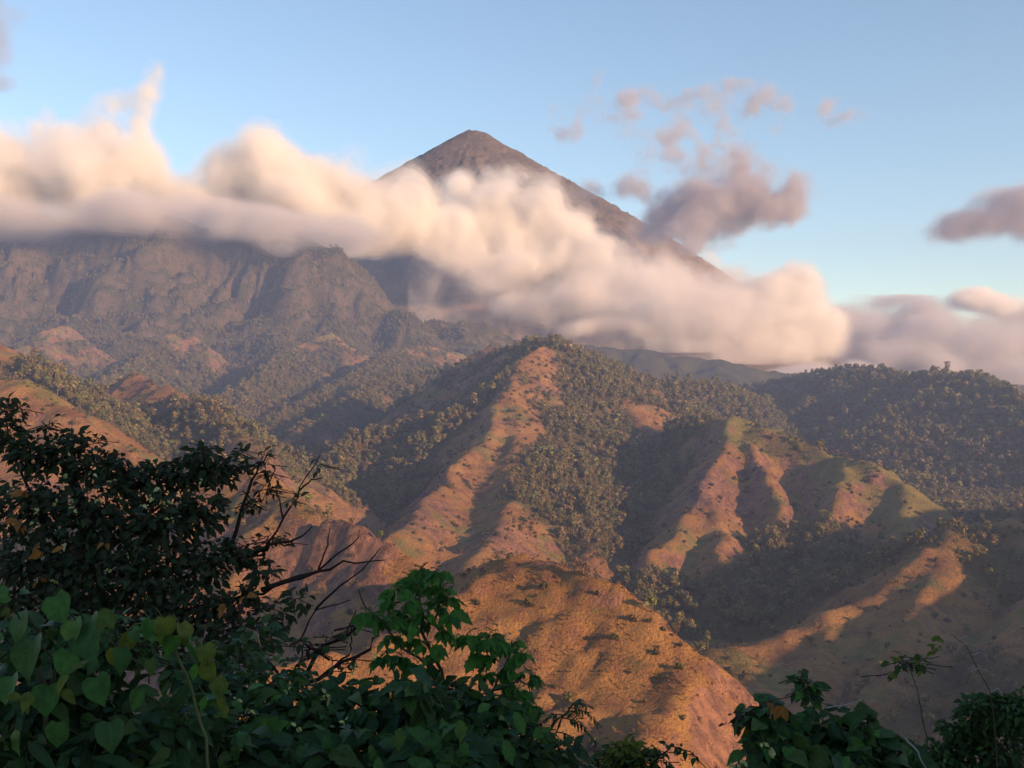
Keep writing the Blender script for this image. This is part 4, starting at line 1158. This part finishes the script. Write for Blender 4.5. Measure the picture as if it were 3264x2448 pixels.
for (px, py, y, rp, n) in [(5, 432, 9, 26, 150), (0, 405, 9, 14, 40), (30, 452, 8.9, 24, 170), (60, 458, 9, 26, 190), (95, 466, 9, 24, 180), (72, 440, 9, 14, 45), (125, 474, 9, 24, 180), (150, 482, 9, 26, 200), (182, 474, 9, 22, 170), (203, 456, 9, 16, 110), (218, 474, 9, 18, 110), (238, 468, 9.1, 12, 40),
                           (28, 505, 8.7, 44, 420), (95, 512, 8.7, 46, 460), (160, 522, 8.7, 42, 420), (202, 512, 8.8, 26, 200), (25, 565, 8.5, 46, 440), (90, 575, 8.5, 46, 460), (150, 575, 8.5, 42, 420), (205, 562, 8.7, 30, 240), (240, 550, 8.8, 18, 80),
                           (18, 620, 8.3, 42, 360), (80, 628, 8.3, 44, 400), (140, 630, 8.3, 42, 360), (200, 612, 8.4, 34, 260), (240, 600, 8.6, 24, 130), (262, 572, 8.7, 16, 60), (270, 615, 8.4, 22, 70), (235, 640, 8.2, 34, 160), (300, 600, 8.4, 16, 26),
                           (55, 540, 9.3, 60, 300), (130, 550, 9.3, 60, 300), (60, 610, 9.2, 60, 300), (150, 620, 9.2, 60, 300)]:
    t.cluster(px, py, y, rp, n, 'small' if n > 100 else 'ovate', 0.072, dark, twig=M_twig, face=.5, tw=9)
for (px, py, n, rp) in [(20, 408, 14, 16), (45, 425, 16, 18), (95, 440, 10, 12), (240, 455, 16, 14), (262, 462, 14, 16), (268, 490, 18, 18), (250, 505, 18, 16), (275, 540, 22, 18), (272, 475, 10, 14), (290, 500, 5, 14), (318, 466, 4, 10), (255, 560, 20, 16)]:
    t.cluster(px, py, 8.9, rp, n, 'ovate', 0.06, ['vine', 'vine', 'brown'], twig=M_twig, tw=1)
for px, py in [(26, 490), (20, 520), (22, 527), (40, 545), (45, 553), (66, 545), (195, 645), (246, 597), (228, 605), (272, 447), (160, 690), (38, 580), (107, 542), (60, 640)]:
    t.cluster(px, py, 8.15, 4, 2, 'ovate', 0.085, 'orange', face=1.2)
for px, py in [(68, 475), (92, 473), (70, 498), (58, 502), (141, 505), (112, 480), (152, 496), (165, 500), (203, 481), (170, 520), (38, 512), (33, 522), (63, 545), (40, 555), (128, 555), (110, 568), (55, 580), (85, 635), (98, 500), (160, 490), (73, 508)]:
    t.cluster(px, py, 8.2, 2.5, 3, 'small', 0.035, 'yellow', face=1.2)
t.done(260)

# --- broad-leaved creeper low at the left
c = Plant('broad_leaved_creeper', 'creeper with large round green leaves at the foot of the vine-covered tree', 'creeper', 60, 3.7)
for px, py, rp, dx, dz in [(22, 628, 22, -.3, -.9), (56, 612, 23, .2, -.4), (90, 640, 27, .35, -.8), (34, 656, 24, -.15, -1), (68, 664, 19, .4, -.9), (112, 622, 12, .6, -.3), (8, 604, 12, -.6, .1), (12, 690, 19, -.3, -1), (120, 660, 16, .7, -.6), (96, 690, 18, .3, -.9), (48, 700, 20, 0, -1),
                           (132, 640, 14, .6, -.2), (75, 632, 16, 0, -.6), (4, 650, 18, -.5, -.7), (58, 735, 18, .3, -1), (20, 745, 20, -.3, -1), (110, 735, 18, .4, -1), (150, 668, 13, .8, -.5), (30, 600, 11, 0, .2), (140, 700, 15, .5, -.9)]:
    p = P(px, py - rp * .7, 3.5 + c.r.uniform(-.12, .2))
    c.leaf(p, (dx * .6 + c.r.gauss(0, .3), -.55 + c.r.gauss(0, .25), dz * .8), (c.r.gauss(0, .2), -.9, .75), rp * c.r.uniform(1.1, 1.5) * 3.5 / FPX, 'heart', 'broad', c.r.gauss(0, .45))
    c.tube([p, p + np.array([-.02, .06, -.02]), p + np.array([c.r.uniform(-.1, .05), .22, -.14])], .002, .003, M_stem, 'leaf_stalk', own=False, k=4)
c.tube([c.base - [0, 0, .1], P(40, 768, 3.7), P(50, 690, 3.7), P(70, 640, 3.7), P(120, 622, 3.7)], .012, .004, M_stem, 'stem')
c.tube([P(50, 690, 3.7), P(20, 650, 3.7), P(5, 605, 3.7)], .008, .003, M_stem, 'stem')
for (px, py, y, rp, n, k, sz, m) in [(30, 720, 3.9, 60, 150, 'ovate', .08, 'mass'), (100, 730, 3.9, 60, 150, 'ovate', .08, 'mass'), (60, 680, 4.0, 60, 120, 'heart', .08, 'mass'), (150, 740, 3.9, 50, 130, 'ovate', .08, 'mass'), (20, 770, 3.7, 50, 90, 'lance', .14, 'mass'), (90, 780, 3.7, 60, 100, 'lance', .14, 'mass'),
                                     (40, 640, 4.1, 40, 90, 'ovate', .07, 'mass'), (115, 650, 4.0, 45, 130, 'ovate', .06, ['mass', 'mass', 'broad'])]:
    c.cluster(px, py, y, rp, n, k, sz, m, twig=M_stem, tw=6)
for px, py in [(10, 608), (22, 700), (30, 690), (105, 618), (70, 672), (60, 690)]:
    c.cluster(px, py, 3.35, 5, 2, 'ovate', .05, 'lime', face=1.0)
c.done(180)

# --- arching shoot with hanging yellow-green leaves
a = Plant('arching_shoot', 'arching vine shoot with hanging yellow-green leaves beside the creeper', 'vine', 215, 3.9)
stemp = [(212, 800), (206, 740), (192, 690), (175, 648), (158, 626), (140, 622), (128, 630)]
a.tube([a.base - [0, 0, .05]] + [P(px, py, 3.75) for px, py in stemp], .006, .003, M_palegreen, 'stem')
for px, py, ln, dx, m in [(163, 622, .075, .2, 'lime'), (180, 628, .07, .5, 'lime'), (190, 640, .075, .3, 'bright'), (203, 650, .065, .5, 'lime'), (208, 668, .06, .2, 'lime'), (216, 682, .06, .5, 'lime'), (221, 697, .05, .1, 'lime'), (150, 624, .06, -.3, 'bright'), (196, 668, .05, -.2, 'bright'), (226, 708, .04, 0, 'lime'), (130, 638, .06, -.2, 'lime'), (116, 652, .06, .2, 'lime'), (172, 640, .06, -.1, 'bright'), (206, 700, .05, -.4, 'bright')]:
    p = P(px, py - 4, 3.7)
    a.leaf(p, (dx, -.25, -1), (.3, -1, .4), ln, 'heart' if ln > .058 else 'ovate', m, a.r.gauss(0, .5))
    a.tube([p, p + np.array([-.03, .02, .03])], .0015, .0015, M_palegreen, 'leaf_stalk', own=False, k=4)
a.tube([P(198, 650, 3.75), P(206, 655, 3.7), P(216, 680, 3.7), P(222, 700, 3.7)], .003, .002, M_palegreen, 'stem')
a.done(60)

# --- dense shrub mass along the bottom
s1 = Plant('dense_shrub', 'dense dark green shrub with tiny pale yellow flowers below the bare branches', 'shrub', 330, 4.9)
for (px, py, y, rp, n, k, sz) in [(180, 740, 4.6, 55, 260, 'ovate', .075), (240, 735, 4.7, 55, 280, 'ovate', .075), (300, 725, 4.8, 50, 260, 'ovate', .07), (350, 730, 4.8, 55, 280, 'ovate', .075), (410, 735, 4.7, 55, 280, 'ovate', .075), (465, 745, 4.7, 50, 240, 'ovate', .075), (520, 755, 4.8, 42, 200, 'ovate', .07), (560, 765, 4.8, 30, 110, 'ovate', .06),
                                  (210, 690, 5.0, 40, 200, 'ovate', .06), (270, 690, 5.0, 36, 170, 'ovate', .06), (240, 660, 5.4, 28, 90, 'small', .05), (330, 695, 5.0, 24, 90, 'ovate', .06), (390, 700, 4.9, 28, 120, 'ovate', .07), (440, 705, 4.9, 34, 160, 'ovate', .075), (490, 715, 4.9, 30, 140, 'ovate', .075),
                                  (230, 770, 4.3, 60, 200, 'lobed', .11), (340, 775, 4.3, 60, 200, 'lobed', .11), (440, 775, 4.3, 55, 170, 'lobed', .11), (260, 640, 6.0, 26, 60, 'small', .06), (185, 665, 5.2, 30, 110, 'ovate', .06), (300, 670, 5.4, 18, 40, 'ovate', .05), (195, 715, 4.3, 20, 40, 'lobed', .10), (420, 690, 4.6, 14, 30, 'lobed', .1)]:
    s1.cluster(px, py, y, rp, n, k, sz, ['mass', 'mass', 'mass', 'broad'] if sz > .065 else 'mass', twig=M_stem, tw=8)
for px in (200, 260, 330, 400, 470, 530):
    s1.tube([s1.base + [(px - 330) * .0012, 0, -.1], P(px * .6 + 130, 800, 4.9), P(px, 735, 4.8)], .02, .006, M_stem, 'stem')
for px, py in [(236, 700), (248, 712), (326, 694), (327, 700), (230, 735), (296, 728), (325, 748), (354, 668), (288, 690), (372, 655), (395, 737), (345, 722)]:
    s1.cluster(px, py, 4.25, 2.5, 4, 'small', .018, 'yellow', face=1.3)
for px, py in [(325, 735), (400, 728), (370, 745), (460, 720), (515, 712), (465, 742), (505, 740), (235, 745), (300, 745)]:
    s1.leaf(P(px, py, 4.2), (s1.r.uniform(-.4, .4), -.4, -.8), (0, -1, .5), s1.r.uniform(.06, .09), 'lobed', 'broad')
s1.done(280)

# --- bare forked branches
b = Plant('leafless_shrub', 'leafless shrub of dark forked branches in front of the orange hill', 'shrub', 300, 6.4)
for pts, r0 in (([(300, 900, 6.4), (280, 740, 6.4), (292, 690, 6.3), (330, 670, 6.2), (368, 652, 6.2), (376, 635, 6.2), (380, 622, 6.2)], .022), ([(292, 690, 6.3), (262, 655, 6.3), (238, 640, 6.4), (225, 632, 6.5)], .012), ([(280, 720, 6.4), (315, 655, 6.3), (345, 637, 6.3), (372, 615, 6.3), (398, 600, 6.2), (430, 585, 6.2)], .016),
                ([(330, 670, 6.2), (348, 655, 6.2), (352, 640, 6.2), (351, 625, 6.2)], .008), ([(345, 637, 6.3), (350, 622, 6.3), (356, 610, 6.3)], .006), ([(330, 660, 6.2), (300, 640, 6.2), (315, 610, 6.2), (350, 600, 6.2)], .009), ([(315, 610, 6.2), (340, 585, 6.2), (362, 570, 6.2), (380, 548, 6.2)], .008),
                ([(398, 600, 6.2), (420, 570, 6.2), (428, 562, 6.2)], .006), ([(372, 615, 6.3), (362, 600, 6.3), (358, 590, 6.3)], .005), ([(292, 690, 6.3), (300, 660, 6.3), (304, 640, 6.3)], .008)):
    b.tube([P(*p) for p in pts], r0, .003, M_twig, 'branch')
for px, py in [(352, 628), (380, 622), (330, 640), (262, 655), (300, 640), (318, 655), (335, 668), (310, 650), (345, 660)]:
    b.cluster(px, py, 6.2, 10, 7, 'ovate', .05, ['mass', 'brown'], twig=M_twig, tw=1)
b.done(40)

# --- bright green sapling
g = Plant('green_sapling', 'bright green sapling with drooping toothed leaves before the orange hill', 'sapling', 462, 5.3)
g.tube([g.base - [0, 0, .1], P(470, 800, 5.2), P(462, 720, 5.15), P(440, 672, 5.1), (P(425, 630, 5.1)), P(418, 590, 5.1), P(421, 566, 5.1)], .016, .004, M_stem, 'stem')
for pts in ([(462, 720, 5.15), (492, 690, 5.1), (508, 660, 5.1), (512, 640, 5.1)], [(440, 672, 5.1), (405, 650, 5.05), (385, 625, 5.05), (372, 612, 5.05)], [(425, 630, 5.1), (440, 610, 5.1), (450, 592, 5.1)], [(418, 600, 5.1), (400, 590, 5.1), (385, 592, 5.1)], [(492, 690, 5.1), (520, 680, 5.1), (532, 688, 5.1)], [(462, 720, 5.15), (450, 700, 5.0), (430, 690, 5.0)]):
    g.tube([P(*p) for p in pts], .008, .003, M_stem, 'branch')
for px, py in [(420, 564), (436, 566), (408, 572), (428, 578), (442, 582), (398, 584), (388, 594), (412, 594), (432, 598), (448, 592), (378, 612), (394, 612), (412, 616), (432, 618), (442, 626), (390, 632), (410, 636), (428, 640), (438, 648), (400, 652), (418, 658), (384, 650), (470, 628), (484, 634), (500, 636), (515, 640), (522, 648), (476, 648), (494, 654), (512, 660), (528, 668), (482, 668), (500, 676), (518, 684), (534, 696), (470, 684), (490, 694), (508, 702), (522, 712), (452, 676), (458, 696), (440, 690), (404, 604), (424, 608), (446, 606), (492, 628), (366, 606)]:
    q = P(px, py, 5.1 + g.r.uniform(-.12, .12))
    for k in range(3):
        an = g.r.uniform(0, 6.283)
        d = np.array([math.cos(an), math.sin(an) * .8 - .35, g.r.uniform(-.1, .35)])
        g.compound(q - d * .03, d, g.r.uniform(.03, .06), g.r.choice([3, 5, 5]), 'lobed', g.r.uniform(.06, .095), 'bright', M_palegreen, droop=.75, palm=True)
g.done(300)

# --- feathery fronds right of the sapling
f = Plant('feathery_shrub', 'small shrub with feathery drooping fronds between the sapling and the dry slope', 'shrub', 545, 5.0)
f.tube([f.base - [0, 0, .1], P(540, 800, 5), P(548, 750, 5), P(562, 715, 5), P(575, 702, 5)], .012, .003, M_stem, 'stem')
for x0, y0, dx, dz, ln in [(568, 708, 1, .35, .14), (572, 704, .6, .7, .10), (562, 718, 1, .15, .15), (556, 732, 1, .1, .15), (550, 745, 1, 0, .15), (562, 715, -.8, .4, .12), (556, 730, -.9, .3, .12), (548, 750, -1, .2, .13), (552, 740, .8, .4, .12), (545, 760, 1, .2, .14), (545, 758, -1, .4, .14), (566, 712, .2, .2, .1), (540, 770, .7, .5, .14)]:
    f.compound(P(x0, y0, 5.0), (dx, -.25, dz), ln, 8, 'lance', .055, 'mass', M_stem, droop=.75)
f.cluster(540, 765, 5.0, 26, 120, 'ovate', .05, 'mass', twig=M_stem)
f.done(160)

# --- little yellow-green bush and a thin twig at the bottom
y1 = Plant('yellow_green_bush', 'small yellow-green bush at the bottom edge below the orange hill', 'bush', 625, 6.6)
y1.tube([y1.base - [0, 0, .1], P(622, 800, 6.5), P(625, 755, 6.4)], .012, .004, M_stem, 'stem')
for (px, py, rp, n, m) in [(625, 752, 16, 110, 'lime'), (612, 762, 16, 90, ['lime', 'dome']), (640, 764, 18, 100, ['lime', 'dome']), (628, 775, 30, 130, 'dome'), (650, 752, 8, 24, 'mass'), (660, 762, 10, 30, 'mass'), (590, 775, 18, 60, 'dome')]:
    y1.cluster(px, py, 6.4, rp, n, 'ovate', .05, m, twig=M_stem, tw=6)
y1.tube([P(640, 790, 6.4), P(655, 760, 6.3), P(672, 746, 6.3), P(690, 752, 6.3), P(706, 768, 6.3)], .006, .003, M_twig, 'branch')
for px, py in [(668, 745), (676, 746), (684, 750), (694, 757)]: y1.cluster(px, py, 6.3, 5, 5, 'ovate', .045, 'mass')
y1.done(120)

# --- round-leaved shrub at the right
r1 = Plant('round_leaved_shrub', 'dark shrub with rounded leaves and a pale dry twig at the lower right', 'shrub', 830, 6.0)
for (px, py, y, rp, n, k, sz) in [(760, 716, 5.8, 18, 34, 'heart', .085), (785, 728, 5.8, 24, 60, 'heart', .08), (822, 726, 5.8, 26, 60, 'ovate', .08), (858, 740, 5.8, 28, 80, 'heart', .085), (893, 758, 5.8, 24, 60, 'heart', .08), (765, 750, 5.7, 26, 70, 'ovate', .08), (810, 758, 5.7, 34, 120, 'ovate', .08), (860, 768, 5.7, 34, 120, 'heart', .08), (910, 775, 5.7, 24, 60, 'heart', .08),
                                  (806, 692, 5.9, 12, 30, 'ovate', .07), (798, 680, 5.9, 8, 14, 'ovate', .06), (812, 684, 5.9, 6, 10, 'ovate', .06), (790, 770, 5.6, 40, 130, 'heart', .1), (850, 780, 5.6, 40, 120, 'heart', .1)]:
    r1.cluster(px, py, y, rp, n, k, sz, ['mass', 'mass', 'mass', 'broad'], twig=M_stem, tw=7)
r1.tube([r1.base - [0, 0, .1], P(830, 820, 5.9), P(828, 760, 5.9), P(812, 705, 5.9), P(800, 676, 5.9)], .02, .004, M_stem, 'stem')
for e in ((757, 700), (870, 722), (905, 750)):
    r1.tube([P(830, 790, 5.9), P((830 + e[0]) / 2, 755, 5.85), P(e[0], e[1], 5.8)], .012, .003, M_stem, 'stem')
r1.tube([P(756, 712, 5.7), P(745, 712, 5.7), P(735, 718, 5.7), P(728, 724, 5.7)], .004, .002, M_twig, 'branch')
for px, py in [(740, 713), (733, 717), (728, 724), (746, 722), (742, 728)]: r1.cluster(px, py, 5.7, 4, 4, 'ovate', .04, 'brown')
for px, py in [(780, 705), (776, 710)]: r1.cluster(px, py, 5.55, 4, 2, 'ovate', .08, 'orange', face=1)
for px, py in [(742, 760), (736, 763), (770, 748), (762, 742)]: r1.cluster(px, py, 5.4, 3, 3, 'small', .035, 'yellow', face=1.2)
r1.tube([P(826, 708, 5.6), P(850, 704, 5.6), P(862, 700, 5.6)], .004, .002, M_pale, 'dry_twig')
r1.tube([P(905, 738, 5.6), P(918, 752, 5.6), P(926, 768, 5.6)], .007, .003, M_pale, 'dry_twig')
r1.done(260)

# --- fine-leaved domed shrub at the far right
d1 = Plant('domed_shrub', 'domed fine-leaved green shrub filling the lower right corner', 'shrub', 995, 9.0)
d1.tube([d1.base - [0, 0, .2], P(1000, 850, 8.9), P(995, 760, 8.8), P(985, 720, 8.8)], .05, .012, M_stem, 'trunk')
for (px, py, rp, n) in [(985, 714, 26, 300), (1010, 716, 28, 300), (962, 732, 22, 240), (1000, 745, 40, 420), (945, 755, 22, 220), (965, 770, 36, 300), (1020, 770, 40, 320), (930, 768, 16, 110), (990, 702, 14, 110), (1024, 700, 16, 120), (975, 706, 10, 60)]:
    d1.cluster(px, py, 8.7 + d1.r.uniform(-.15, .15), rp, n, 'ovate', .06, ['dome', 'dome', 'mass'], twig=M_stem, tw=10, flat=.7)
d1.done(150)

# --- slim shoots rising above the right shrubs
h = Plant('slim_shoot', 'slim upright shoot with a leafy sprig rising between the right-hand shrubs', 'shoot', 918, 6.6)
h.tube([h.base - [0, 0, .1], P(922, 800, 6.5), P(926, 740, 6.5), P(918, 690, 6.5), P(908, 662, 6.5)], .006, .002, M_stem, 'stem')
for px, py, rp, n in [(908, 660, 10, 14), (896, 665, 8, 10), (920, 662, 8, 9), (890, 674, 4, 4)]: h.cluster(px, py, 6.5, rp, n, 'ovate', .05, ['mass', 'lime', 'dome'], twig=M_stem, tw=2)
h.done(30)
k = Plant('dry_flower_stalk', 'pale pinkish dry flower stalk standing above the domed shrub', 'stalk', 975, 7.4)
k.tube([k.base - [0, 0, .1], P(1000, 800, 7.3), P(995, 730, 7.3), P(990, 692, 7.3), P(978, 668, 7.3), P(965, 645, 7.3), P(948, 632, 7.3)], .006, .002, M_stem, 'stem')
for q in ([(965, 645), (955, 640), (950, 650)], [(958, 640), (966, 636), (972, 640)], [(972, 655), (982, 652), (988, 660)], [(978, 668), (970, 672), (966, 664)], [(990, 692), (998, 688), (1002, 694)], [(950, 634), (944, 628), (938, 632)]):
    k.tube([P(px, py, 7.3) for px, py in q], .004, .002, M_pale, 'dry_twig')
for px, py in [(940, 640), (938, 650), (936, 645)]: k.cluster(px, py, 7.3, 5, 4, 'ovate', .06, 'lime')
k.done(20)
